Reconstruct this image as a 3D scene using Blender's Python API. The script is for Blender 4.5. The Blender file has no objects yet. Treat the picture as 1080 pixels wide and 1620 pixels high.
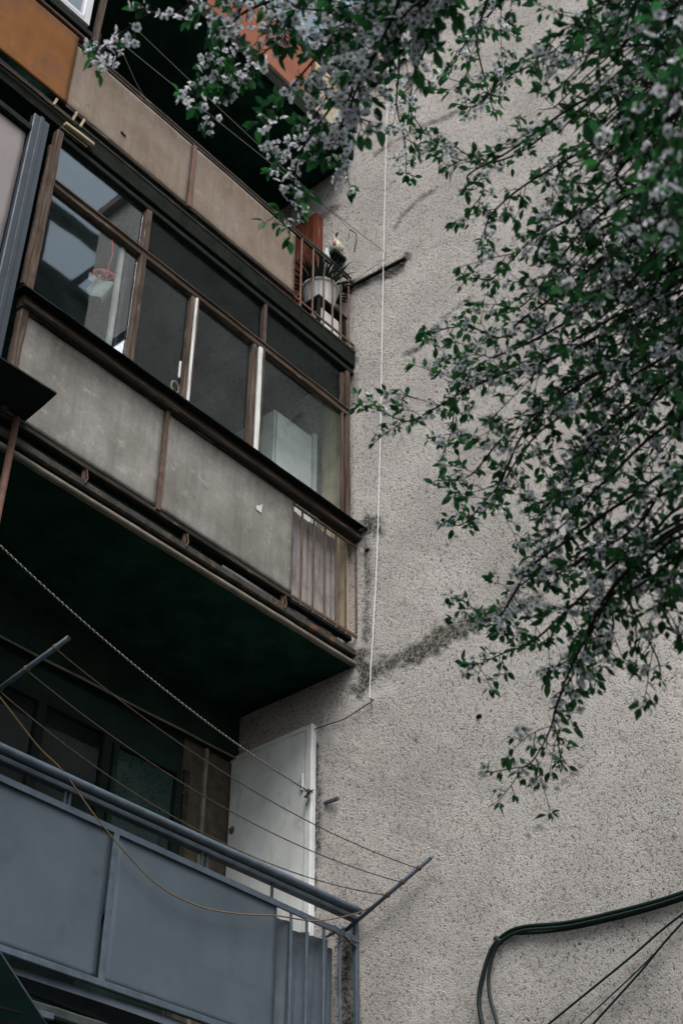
import bpy, math, random
import numpy as np
from mathutils import Vector, noise as mnoise
rnd = random.Random(7)
S = bpy.context.scene
# ------------------------------------------------------------------ camera
PITCH = math.radians(38.05); HEAD = math.radians(40.8); CAM = Vector((-6.32, -5.31, 1.6))
cd = bpy.data.cameras.new("camera"); cam = bpy.data.objects.new("camera", cd); S.collection.objects.link(cam)
cam.location = CAM
cam.rotation_euler = (math.pi/2 + PITCH, 0, HEAD - math.pi/2)
cd.sensor_fit = 'VERTICAL'; cd.sensor_height = 36; cd.lens = 36*2200/1620
cd.clip_start = .05; cd.clip_end = 500
cd.dof.use_dof = True; cd.dof.focus_distance = 7.6; cd.dof.aperture_fstop = 6.3
S.camera = cam
# ------------------------------------------------------------------ light
SUN_EL = math.radians(56); SUN_AZ = math.radians(230)      # overcast: a broad weak sun, high behind the camera's left
w = bpy.data.worlds.new("World"); S.world = w; w.use_nodes = True
nt = w.node_tree; nt.nodes.clear()
sky = nt.nodes.new('ShaderNodeTexSky'); sky.sky_type = 'NISHITA'; sky.sun_disc = False
sky.sun_elevation = SUN_EL; sky.sun_rotation = math.radians(90) - SUN_AZ
sky.dust_density = 4.0; sky.ozone_density = 1.5; sky.air_density = 1.2
hs = nt.nodes.new('ShaderNodeHueSaturation'); hs.inputs['Saturation'].default_value = .62; hs.inputs['Hue'].default_value = .465
bg = nt.nodes.new('ShaderNodeBackground'); bg.inputs[1].default_value = .10
wo = nt.nodes.new('ShaderNodeOutputWorld')
nt.links.new(sky.outputs[0], hs.inputs['Color']); nt.links.new(hs.outputs[0], bg.inputs[0]); nt.links.new(bg.outputs[0], wo.inputs[0])
sl = bpy.data.lights.new("sun", 'SUN'); sl.energy = 1.5; sl.angle = math.radians(40); sl.color = (1, .97, .93)
so = bpy.data.objects.new("sun", sl); S.collection.objects.link(so)
sd = Vector((math.cos(SUN_AZ)*math.cos(SUN_EL), math.sin(SUN_AZ)*math.cos(SUN_EL), math.sin(SUN_EL)))
so.rotation_euler = sd.to_track_quat('Z', 'Y').to_euler()
S.view_settings.view_transform = 'Standard'; S.view_settings.look = 'None'
S.view_settings.exposure = 0.90; S.view_settings.gamma = 1
S.cycles.max_bounces = 6; S.cycles.diffuse_bounces = 2; S.cycles.glossy_bounces = 3; S.cycles.transparent_max_bounces = 12
S.cycles.use_denoising = True
# ------------------------------------------------------------------ measuring helpers
fh = Vector((math.cos(HEAD), math.sin(HEAD), 0)); RT = Vector((math.sin(HEAD), -math.cos(HEAD), 0)); UP = Vector((0, 0, 1))
FW = fh*math.cos(PITCH) + UP*math.sin(PITCH); VV = -fh*math.sin(PITCH) + UP*math.cos(PITCH)
def ray(x, y): return (FW*2200 + RT*(x-540) + VV*(810-y))
def hit(x, y, ax, v):
    d = ray(x, y); return CAM + d*((v-CAM[ax])/d[ax])
def at(x, y, dist): return CAM + ray(x, y).normalized()*dist
# ------------------------------------------------------------------ node helper
class N:
    def __init__(s, name):
        s.m = bpy.data.materials.new(name); s.m.use_nodes = True; s.t = s.m.node_tree
        s.b = s.t.nodes['Principled BSDF']; s.tc = s.t.nodes.new('ShaderNodeNewGeometry')
        s.P = s.tc.outputs['Position']
    def n(s, typ, **k):
        nd = s.t.nodes.new(typ)
        for a, v in k.items(): setattr(nd, a, v)
        return nd
    def l(s, a, b): s.t.links.new(a, b)
    def map(s, sc, rot=(0, 0, 0)):
        m = s.n('ShaderNodeMapping'); m.inputs['Scale'].default_value = sc; m.inputs['Rotation'].default_value = rot; s.l(s.P, m.inputs[0]); return m.outputs[0]
    def noise(s, scale, vec=None, detail=4, rough=.55, dist=0):
        x = s.n('ShaderNodeTexNoise'); x.inputs['Scale'].default_value = scale; x.inputs['Detail'].default_value = detail
        x.inputs['Roughness'].default_value = rough; x.inputs['Distortion'].default_value = dist
        s.l(vec or s.P, x.inputs['Vector']); return x.outputs['Fac']
    def ramp(s, fac, stops, interp='LINEAR'):
        r = s.n('ShaderNodeValToRGB'); r.color_ramp.interpolation = interp; e = r.color_ramp.elements
        while len(e) < len(stops): e.new(.5)
        for i, (p, c) in enumerate(stops):
            e[i].position = p; e[i].color = (*c, 1) if hasattr(c, '__len__') else (c, c, c, 1)
        s.l(fac, r.inputs[0]); return r.outputs[0]
    def mix(s, fac, a, b, mode='MIX'):
        x = s.n('ShaderNodeMix', data_type='RGBA', blend_type=mode)
        for v, i in ((fac, 0), (a, 6), (b, 7)):
            if hasattr(v, 'node'): s.l(v, x.inputs[i])
            elif i == 0: x.inputs[0].default_value = v
            else: x.inputs[i].default_value = (*v, 1)
        return x.outputs[2]
    def math(s, op, a, b=0, c=0):
        x = s.n('ShaderNodeMath', operation=op)
        for i, v in enumerate((a, b, c)):
            if hasattr(v, 'node'): s.l(v, x.inputs[i])
            else: x.inputs[i].default_value = v
        return x.outputs[0]
    def attr(s, name):
        a = s.n('ShaderNodeAttribute'); a.attribute_name = name; return a.outputs['Fac']
    def fin(s, col, rough=.8, bump=None, bs=.3, bd=.01, spec=.3, metal=0):
        if hasattr(col, 'node'): s.l(col, s.b.inputs['Base Color'])
        else: s.b.inputs['Base Color'].default_value = (*col, 1)
        if hasattr(rough, 'node'): s.l(rough, s.b.inputs['Roughness'])
        else: s.b.inputs['Roughness'].default_value = rough
        s.b.inputs['Specular IOR Level'].default_value = spec; s.b.inputs['Metallic'].default_value = metal
        if bump is not None:
            b = s.n('ShaderNodeBump'); b.inputs['Strength'].default_value = bs; b.inputs['Distance'].default_value = bd
            s.l(bump, b.inputs['Height']); s.l(b.outputs[0], s.b.inputs['Normal'])
        return s.m
# ------------------------------------------------------------------ materials
def m_roughcast():
    s = N('roughcast'); st = s.attr('stain_shade'); gr = s.attr('moss'); pw = s.attr('patch')
    fine = s.noise(90, detail=6, rough=.7); coarse = s.noise(44, detail=4, rough=.6); big = s.noise(1.5, detail=7, rough=.7); mid = s.noise(6, detail=3)
    base = s.ramp(big, [(.3, (.52, .50, .475)), (.7, (.80, .765, .73))])
    base = s.mix(s.ramp(mid, [(.4, .0), (.8, .4)]), base, (.42, .38, .34))
    pits = s.ramp(s.math('ADD', s.math('MULTIPLY', fine, .6), s.math('MULTIPLY', coarse, .4)), [(.37, 0.), (.49, 1.)])
    c = s.mix(pits, (.06, .055, .047), base)
    c = s.mix(s.math('MULTIPLY', pw, .8), c, (.72, .70, .69))
    warm = s.ramp(s.noise(17, detail=2), [(.62, 0.), (.75, .5)])
    c = s.mix(warm, c, (.33, .24, .15))
    sn = s.ramp(s.noise(48, detail=5, rough=.7), [(.42, 1.), (.62, .4)])
    c = s.mix(s.math('MULTIPLY', st, sn), c, (.045, .052, .045))
    c = s.mix(s.math('MULTIPLY', s.math('MULTIPLY', gr, sn), .3), c, (.16, .13, .05))
    h = s.math('ADD', fine, s.math('MULTIPLY', coarse, .6))
    return s.fin(c, .95, h, 1.0, .026, .1)
def m_panel(name, c1, c2, c3, grunge=.5, streak=.6):
    s = N(name)
    big = s.noise(2.3, detail=6, rough=.6); st = s.noise(1, s.map((22, 22, 1.6)), 4, .6); wv = s.noise(1, s.map((190, 190, 30)), 3); wh = s.noise(1, s.map((30, 30, 190)), 3)
    c = s.ramp(big, [(.36, c1), (.5, c2), (.62, c3)])
    c = s.mix(s.ramp(st, [(.32, streak), (.6, 0.)]), c, tuple(x*.55 for x in c1))
    weave = s.math('ADD', s.math('MULTIPLY', wv, .5), s.math('MULTIPLY', wh, .5))
    c = s.mix(s.ramp(weave, [(.38, grunge), (.58, 0.)]), c, tuple(x*.6 for x in c2))
    c = s.mix(s.ramp(s.noise(9, detail=8, rough=.75), [(.56, 0.), (.72, .6)]), c, tuple(min(1, x*1.5) for x in c3))
    c = s.mix(s.ramp(s.noise(5, detail=9, rough=.8), [(.3, .75), (.42, 0.)]), c, tuple(x*.45 for x in c1))
    ed = s.attr('edge'); en = s.ramp(s.noise(14, detail=6, rough=.7), [(.25, 1.), (.75, .2)])
    c = s.mix(s.math('MULTIPLY', ed, en), c, (.05, .042, .034))
    return s.fin(c, .85, weave, .25, .004, .2)
def m_wood(name, ca, cb, cc, ax='z'):
    s = N(name); sc = {'z': (38, 38, 2.2), 'x': (2.2, 38, 38), 'y': (38, 2.2, 38)}[ax]
    g = s.noise(1, s.map(sc), 6, .65, .4); g2 = s.noise(4, detail=6, rough=.7)
    c = s.ramp(g, [(.32, ca), (.5, cb), (.68, cc)])
    c = s.mix(s.ramp(g2, [(.5, 0.), (.7, .7)]), c, tuple(x*.45 for x in ca))
    c = s.mix(s.ramp(s.noise(1, s.map(tuple(v*1.6 for v in sc)), 3), [(.66, 0.), (.7, .55)]), c, (.42, .38, .34))
    return s.fin(c, .85, g, .6, .006, .15)
def m_paint(name, col, var=.25, rough=.55, rust=0.0, bs=.15, spec=.35, sc=5, dirt=0.0):
    s = N(name); a = s.noise(sc, detail=6, rough=.65); b = s.noise(60, detail=3)
    c = s.ramp(a, [(.3, tuple(x*(1-var) for x in col)), (.7, tuple(min(1, x*(1+var*.5)) for x in col))])
    if dirt: c = s.mix(s.ramp(s.noise(3.2, detail=9, rough=.75, dist=.3), [(.54, 0.), (.68, dirt)]), c, tuple(x*.35 for x in col)); c = s.mix(s.ramp(s.noise(1, s.map((26, 26, 1.3)), 5, .65), [(.56, 0.), (.75, dirt*.8)]), c, tuple(x*.55 for x in col))
    if rust: c = s.mix(s.ramp(s.noise(7, detail=9, rough=.78), [(1-rust-.06, 0.), (1-rust, .9)]), c, (.14, .07, .035))
    return s.fin(c, s.ramp(a, [(.3, rough+.15), (.7, rough)]), b, bs, .003, spec)
def m_glass(name, tint=(.96, .98, .98), boost=.75, rough=.02):
    s = N(name); t = s.t; t.nodes.remove(s.b); out = [n for n in t.nodes if n.type == 'OUTPUT_MATERIAL'][0]
    tr = s.n('ShaderNodeBsdfTransparent'); tr.inputs[0].default_value = (*tint, 1)
    gl = s.n('ShaderNodeBsdfGlossy'); gl.inputs['Roughness'].default_value = rough; gl.inputs[0].default_value = (.9, .95, 1, 1)
    df = s.n('ShaderNodeBsdfDiffuse'); df.inputs[0].default_value = (.10, .13, .13, 1)
    dt = s.n('ShaderNodeVectorMath', operation='DOT_PRODUCT'); s.l(s.tc.outputs['Incoming'], dt.inputs[0]); s.l(s.tc.outputs['Normal'], dt.inputs[1])
    fres = s.math('ADD', s.math('MULTIPLY', s.math('POWER', s.math('SUBTRACT', 1, s.math('ABSOLUTE', dt.outputs['Value'])), 5), .96), .042)
    bp = s.n('ShaderNodeBump'); bp.inputs['Strength'].default_value = .012; bp.inputs['Distance'].default_value = .02
    s.l(s.noise(3, detail=1), bp.inputs['Height']); s.l(bp.outputs[0], gl.inputs['Normal'])
    m0 = s.n('ShaderNodeMixShader'); s.l(s.ramp(s.noise(3.5, detail=7, rough=.7), [(.35, .02), (.75, .12)]), m0.inputs[0]); s.l(tr.outputs[0], m0.inputs[1]); s.l(df.outputs[0], m0.inputs[2])
    m1 = s.n('ShaderNodeMixShader'); s.l(s.math('MINIMUM', s.math('MULTIPLY', fres, boost), 1), m1.inputs[0])
    s.l(m0.outputs[0], m1.inputs[1]); s.l(gl.outputs[0], m1.inputs[2]); s.l(m1.outputs[0], out.inputs[0]); return s.m
def m_leafy(name, ca, cb, trans, rough=.5, att='tone'):
    s = N(name); t = s.attr(att); c = s.ramp(t, [(0, ca), (1, cb)])
    s.l(c, s.b.inputs['Base Color']); s.b.inputs['Roughness'].default_value = rough; s.b.inputs['Specular IOR Level'].default_value = .25
    tl = s.n('ShaderNodeBsdfTranslucent'); s.l(c, tl.inputs[0]); mx = s.n('ShaderNodeMixShader'); mx.inputs[0].default_value = trans
    out = [n for n in s.t.nodes if n.type == 'OUTPUT_MATERIAL'][0]
    s.l(s.b.outputs[0], mx.inputs[1]); s.l(tl.outputs[0], mx.inputs[2]); s.l(mx.outputs[0], out.inputs[0]); return s.m
M = dict(
 rough=m_roughcast(),
 panel=m_panel('grey_fibre_board', (.175, .168, .152), (.245, .238, .22), (.315, .305, .285), .5, .38),
 beige=m_panel('beige_fibre_board', (.195, .15, .115), (.245, .195, .152), (.26, .225, .2), .35, .35),
 orange=m_panel('ochre_painted_board', (.17, .066, .016), (.21, .085, .018), (.17, .07, .03), .12, .25),
 pink=m_panel('salmon_painted_board', (0.24, 0.078, 0.045), (0.276, 0.102, 0.06), (0.3, 0.12, 0.072), .1, .2),
 woodz=m_wood('weathered_wood_upright', (0.0342, 0.024, 0.0181), (0.0798, 0.057, 0.0435), (0.131, 0.105, 0.0873), 'z'),
 woodx=m_wood('weathered_wood_rail', (0.0342, 0.024, 0.0168), (0.0741, 0.054, 0.0402), (0.125, 0.102, 0.0842), 'x'),
 dwood=m_wood('dark_weathered_wood', (.012, .012, .010), (.03, .026, .021), (.065, .053, .042), 'x'),
 plank=m_wood('grey_pink_planks', (.20, .185, .18), (.30, .28, .275), (.38, .36, .355), 'z'),
 cream=m_wood('cream_boards', (.34, .29, .20), (.44, .38, .27), (.5, .44, .33), 'z'),
 redwood=m_wood('red_brown_boards', (0.084, 0.0245, 0.0126), (0.14, 0.042, 0.021), (0.182, 0.063, 0.035), 'z'),
 under=m_paint('shaded_concrete', (.012, .045, .032), .5, .9, 0, .8, .05, 4, .5),  # green-black shade under the slabs put into the base colour
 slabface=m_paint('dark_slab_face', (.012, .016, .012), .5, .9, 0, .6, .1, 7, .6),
 conc=m_paint('grey_concrete', (.20, .18, .15), .4, .9, .25, .6, .1, 8),
 interior=m_paint('shaded_plaster', (.014, .028, .022), .4, .95, 0, .5, .05, 4),  # shade of the balcony recesses put into this dark colour
 tar=m_paint('black_roofing_felt', (.008, .014, .012), .3, .8, 0, .6, .15, 9),
 rust=m_paint('rusty_steel', (.12, .08, .06), .4, .8, .35, .6, .2, 20),
 brownpaint=m_paint('brown_paint', (.15, .08, .06), .3, .6, .2, .3, .3, 12),
 angle=m_paint('weathered_steel', (.045, .045, .042), .6, .8, .40, .6, .2, 9),
 steel=m_paint('blue_grey_frame', (0.03, 0.045, 0.0625), .25, .45, .1, .1, .4, 6),
 blue=m_paint('blue_grey_paint', (.072, .096, .121), .2, .5, .27, .1, .35, 2.5, .3),
 bluerail=m_paint('blue_grey_rail_paint', (0.0715, 0.099, 0.129), .35, .5, .22, .2, .4, 14),
 fabric=m_paint('grey_blue_tarpaulin', (0.075, 0.095, 0.117), .25, .7, 0, .1, .25, 6),
 white=m_paint('dirty_white_paint', (.68, .71, .70), .2, .5, .27, .1, .3, 4, .45),
 whitep=m_paint('white_plastic', (0.576, 0.592, 0.624), .1, .4, .12, .05, .4, 12),
 pinkwhite=m_paint('pinkish_white_sheet', (0.248, 0.225, 0.221), .08, .6, 0, .05, .3, 3),
 glass=m_glass('window_glass'),
 glassd=m_glass('shaded_glass', (.55, .62, .6), .4),  # shaded copy of the window glass, dark reflections and recess put into its tint
 glassl=m_glass('clean_window_glass', (.93, .95, .95), 2.6),
 plasterb=m_paint('lit_brown_plaster', (.085, .072, .055), .4, .95, 0, .8, .05, 12, .3),
 cordw=m_paint('white_cord', (.85, .86, .86), .05, .7, 0, .05, .2, 30),
 greyedge=m_paint('dirty_grey_edge', (.05, .062, .058), .5, .9, .25, .6, .1, 8, .5),
 tealp=m_paint('teal_polycarbonate', (.02, .095, .105), .4, .22, 0, .05, .5, 5, .4),
 teal=m_glass('teal_sheet_glass', (.05, .16, .16), 1.2, .15),
 pot=m_paint('white_pot_plastic', (.68, .70, .70), .15, .5, 0, .05, .4, 8),
 red=m_paint('red_plastic', (.7, .05, .06), .2, .4, 0, .05, .5, 8),
 cloth=m_paint('pale_cloth', (.45, .52, .50), .15, .9, 0, .1, .1, 12),
 rope=m_paint('pale_rope', (.36, .36, .335), .2, .9, 0, .2, .1, 40),
 wire=m_paint('dark_wire', (.07, .055, .045), .3, .7, .3, .2, .3, 30),
 lwire=m_paint('plastic_coated_line', (0.196, 0.196, 0.175), .2, .6, 0, .1, .3, 30),
 ywire=m_paint('yellow_brown_wire', (.17, .12, .06), .2, .6, 0, .1, .3, 30),
 cable=m_paint('black_cable', (.004, .016, .013), .2, .4, 0, .05, .35, 30),
 bark=m_paint('dark_bark', (.022, .018, .016), .4, .9, 0, .8, .1, 60),
 bird=m_paint('pale_green_glaze', (.52, .53, .40), .2, .35, 0, .05, .5, 20),
 beak=m_paint('orange_glaze', (.3, .15, .07), .2, .4, 0, .05, .5, 20),
 pinkg=m_paint('pink_glaze', (.36, .2, .2), .2, .4, 0, .05, .5, 20),
 leaf=m_leafy('fresh_leaf', (.008, .050, .022), (.040, .17, .045), .42),
 petal=m_leafy('white_petal', (.62, .65, .70), (.86, .88, .92), .42, .7),
 stamen=m_paint('dark_stamen', (.10, .045, .035), .3, .8, 0, 0, .1, 50),
 plantleaf=m_paint('strap_leaf', (.012, .045, .028), .4, .5, 0, .05, .3, 30),
 ground=m_paint('asphalt', (.06, .062, .055), .3, .9, 0, .5, .1, 3),
 opp=m_paint('dark_render', (.03, .045, .05), .3, .9, 0, .4, .1, 1),
)
def m_lace():
    s = N('lace_curtain'); v = s.n('ShaderNodeTexVoronoi'); v.inputs['Scale'].default_value = 26; s.l(s.P, v.inputs[0])
    c = s.ramp(v.outputs['Distance'], [(.25, (.30, .42, .42)), (.38, (.06, .11, .11)), (.5, (.22, .31, .31))])
    return s.fin(c, .9)
M['lace'] = m_lace()
# ------------------------------------------------------------------ mesh builder
class MB:
    def __init__(s): s.v = []; s.f = []
    def box(s, a, b):
        i = len(s.v); (x0, y0, z0), (x1, y1, z1) = a, b
        s.v += [(x0,y0,z0),(x1,y0,z0),(x1,y1,z0),(x0,y1,z0),(x0,y0,z1),(x1,y0,z1),(x1,y1,z1),(x0,y1,z1)]
        s.f += [tuple(i+k for k in q) for q in ((0,3,2,1),(4,5,6,7),(0,1,5,4),(1,2,6,5),(2,3,7,6),(3,0,4,7))]; return s
    def bar(s, a, b, w, h, up=(0, 0, 1), jit=.0, seg=None, bev=.12):
        """chamfered rectangular bar from a to b, uneven along its length"""
        a, b = Vector(a), Vector(b); d = b-a; L = d.length; d = d/L; u = Vector(up)
        sx = d.cross(u); sx = sx.normalized() if sx.length > 1e-4 else Vector((1, 0, 0)); u = sx.cross(d).normalized()
        n = seg or (max(2, int(L/.12)) if jit else 1); i0 = len(s.v); c = min(w, h)*bev
        prof = [(-w/2+c, -h/2), (w/2-c, -h/2), (w/2, -h/2+c), (w/2, h/2-c), (w/2-c, h/2), (-w/2+c, h/2), (-w/2, h/2-c), (-w/2, -h/2+c)]
        for k in range(n+1):
            p = a + d*(L*k/n); ox, oy = rnd.gauss(0, jit), rnd.gauss(0, jit)
            for px, py in prof: s.v.append(tuple(p + sx*(px+ox*.35+rnd.gauss(0, jit*.25)) + u*(py+oy*.35+rnd.gauss(0, jit*.25))))
        for k in range(n):
            for j in range(8):
                q = i0+k*8; s.f.append((q+j, q+(j+1) % 8, q+8+(j+1) % 8, q+8+j))
        s.f.append(tuple(i0+j for j in range(7, -1, -1))); s.f.append(tuple(i0+n*8+j for j in range(8))); return s
    def tube(s, pts, r, n=8, caps=True):
        pts = [Vector(p) for p in pts]; i0 = len(s.v); m = len(pts)
        rs = r if hasattr(r, '__len__') else [r]*m
        t = (pts[1]-pts[0]).normalized(); nx = t.orthogonal().normalized()
        for k, p in enumerate(pts):
            t = (pts[min(k+1, m-1)] - pts[max(k-1, 0)]).normalized(); nx = (nx - t*nx.dot(t)).normalized(); ny = t.cross(nx)
            for j in range(n):
                an = 2*math.pi*j/n; s.v.append(tuple(p + (nx*math.cos(an) + ny*math.sin(an))*rs[k]))
        for k in range(m-1):
            for j in range(n):
                q = i0+k*n; s.f.append((q+j, q+(j+1) % n, q+n+(j+1) % n, q+n+j))
        if caps: s.f.append(tuple(i0+j for j in range(n-1, -1, -1))); s.f.append(tuple(i0+(m-1)*n+j for j in range(n)))
        return s
    def lathe(s, c, prof, n=28, ripple=0):
        i0 = len(s.v); c = Vector(c)
        for r, z in prof:
            for j in range(n):
                a = 2*math.pi*j/n; rr = r*(1+(ripple if j % 2 else 0)); s.v.append((c.x+rr*math.cos(a), c.y+rr*math.sin(a), c.z+z))
        for k in range(len(prof)-1):
            for j in range(n):
                q = i0+k*n; s.f.append((q+j, q+(j+1) % n, q+n+(j+1) % n, q+n+j))
        s.f.append(tuple(i0+j for j in range(n-1, -1, -1))); s.f.append(tuple(i0+(len(prof)-1)*n+j for j in range(n))); return s
    def ell(s, c, r, n=14, m=9):
        c = Vector(c); prof = []
        i0 = len(s.v)
        for k in range(m+1):
            ph = math.pi*k/m
            for j in range(n):
                a = 2*math.pi*j/n; q = max(math.sin(ph), .02); s.v.append((c.x+r[0]*q*math.cos(a), c.y+r[1]*q*math.sin(a), c.z-r[2]*math.cos(ph)))
        for k in range(m):
            for j in range(n):
                q = i0+k*n; s.f.append((q+j, q+(j+1) % n, q+n+(j+1) % n, q+n+j))
        return s
    def poly(s, pts, th):
        """flat outline given thickness along vector th"""
        i = len(s.v); n = len(pts); th = Vector(th)
        s.v += [tuple(p) for p in pts] + [tuple(Vector(p)+th) for p in pts]
        s.f.append(tuple(range(i, i+n))); s.f.append(tuple(range(i+2*n-1, i+n-1, -1)))
        for j in range(n): s.f.append((i+j, i+n+j, i+n+(j+1) % n, i+(j+1) % n))
        return s
    def sheet(s, fn, nu, nv):
        i0 = len(s.v)
        for a in range(nu+1):
            for b in range(nv+1): s.v.append(tuple(fn(a/nu, b/nv)))
        for a in range(nu):
            for b in range(nv):
                q = i0+a*(nv+1)+b; s.f.append((q, q+nv+1, q+nv+2, q+1))
        return s
    def build(s, name, mat, parent=None, smooth=False, solid=0):
        me = bpy.data.meshes.new(name); off = Vector(parent['_w']) if parent is not None else Vector((0, 0, 0))
        me.from_pydata([tuple(Vector(p)-off) for p in s.v], [], s.f); me.materials.append(M[mat]); me.update()
        if smooth: me.polygons.foreach_set('use_smooth', [True]*len(me.polygons))
        o = bpy.data.objects.new(name, me); S.collection.objects.link(o)
        o['_w'] = tuple(off)
        if parent is not None: o.parent = parent
        if solid:
            md = o.modifiers.new('thickness', 'SOLIDIFY'); md.thickness = solid
        return o
def tag(o, label=None, cat=None, group=None, kind=None):
    for k, v in (('label', label), ('category', cat), ('group', group), ('kind', kind)):
        if v: o[k] = v
    return o
def thing(name, loc, label, cat, group=None):
    o = bpy.data.objects.new(name, None); S.collection.objects.link(o); o.location = loc; o['_w'] = tuple(loc); o.empty_display_size = .1
    return tag(o, label, cat, group)
def one(mb, name, mat, label, cat, group=None, smooth=False, solid=0):
    """a thing that is a single mesh, its origin at its own middle"""
    c = sum((Vector(p) for p in mb.v), Vector())/len(mb.v)
    mb.v = [tuple(Vector(p)-c) for p in mb.v]; o = mb.build(name, mat, None, smooth, solid); o.location = c; o['_w'] = tuple(c)
    return tag(o, label, cat, group)
def panel(name, mat, parent, x0, x1, z0, z1, y, th=.012, edge=.10, label=None, bow=.004):
    """thin board with stained rims: attribute edge rises near its borders"""
    nx = max(2, int((x1-x0)/.04)); nz = max(2, int((z1-z0)/.03)); mb = MB(); ed = []
    s1 = rnd.uniform(0, 9)
    for a in range(nx+1):
        for b in range(nz+1):
            x = x0+(x1-x0)*a/nx; z = z0+(z1-z0)*b/nz
            yy = y + bow*mnoise.noise(Vector((x*1.7+s1, z*2.3, 1)))*2
            mb.v.append((x + .003*mnoise.noise(Vector((x*9, z*9, 5))), yy, z + .004*mnoise.noise(Vector((x*7, z*2, 9)))))
            dx = min(x-x0, x1-x); dzt = z1-z; dzb = z-z0
            e = max(0, 1-dx/(edge*.45)), max(0, 1-dzt/(edge*2.6))*.9, max(0, 1-dzb/(edge*.7))
            ed.append(min(1, max(e)*.85*(.6+.8*abs(mnoise.noise(Vector((x*3+s1, z*4, 2)))))))
    for a in range(nx):
        for b in range(nz):
            q = a*(nz+1)+b; mb.f.append((q, q+nz+1, q+nz+2, q+1))
    o = mb.build(name, mat, parent, True, 0)
    at_ = o.data.attributes.new('edge', 'FLOAT', 'POINT'); at_.data.foreach_set('value', ed)
    md = o.modifiers.new('thickness', 'SOLIDIFY'); md.thickness = th; md.offset = 1 if False else -1
    if label: o['label'] = label
    return o
def sag(a, b, drop, n=24):
    a, b = Vector(a), Vector(b); return [a.lerp(b, t/n) - Vector((0, 0, drop*4*(t/n)*(1-t/n))) for t in range(n+1)]
def smoothpath(pts, per=6):
    P = [Vector(p) for p in pts]; P = [P[0]*2-P[1]] + P + [P[-1]*2-P[-2]]; out = []
    for i in range(1, len(P)-2):
        for k in range(per):
            t = k/per; a, b, c, d = P[i-1:i+3]
            out.append(.5*((2*b) + (c-a)*t + (2*a-5*b+4*c-d)*t*t + (3*b-a-3*c+d)*t**3))
    out.append(P[-2]); return out
# ================================================================== SETTING
g = MB().box((-60, -60, -.3), (60, 60, 0)).build('ground', 'ground'); g['kind'] = 'structure'
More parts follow.
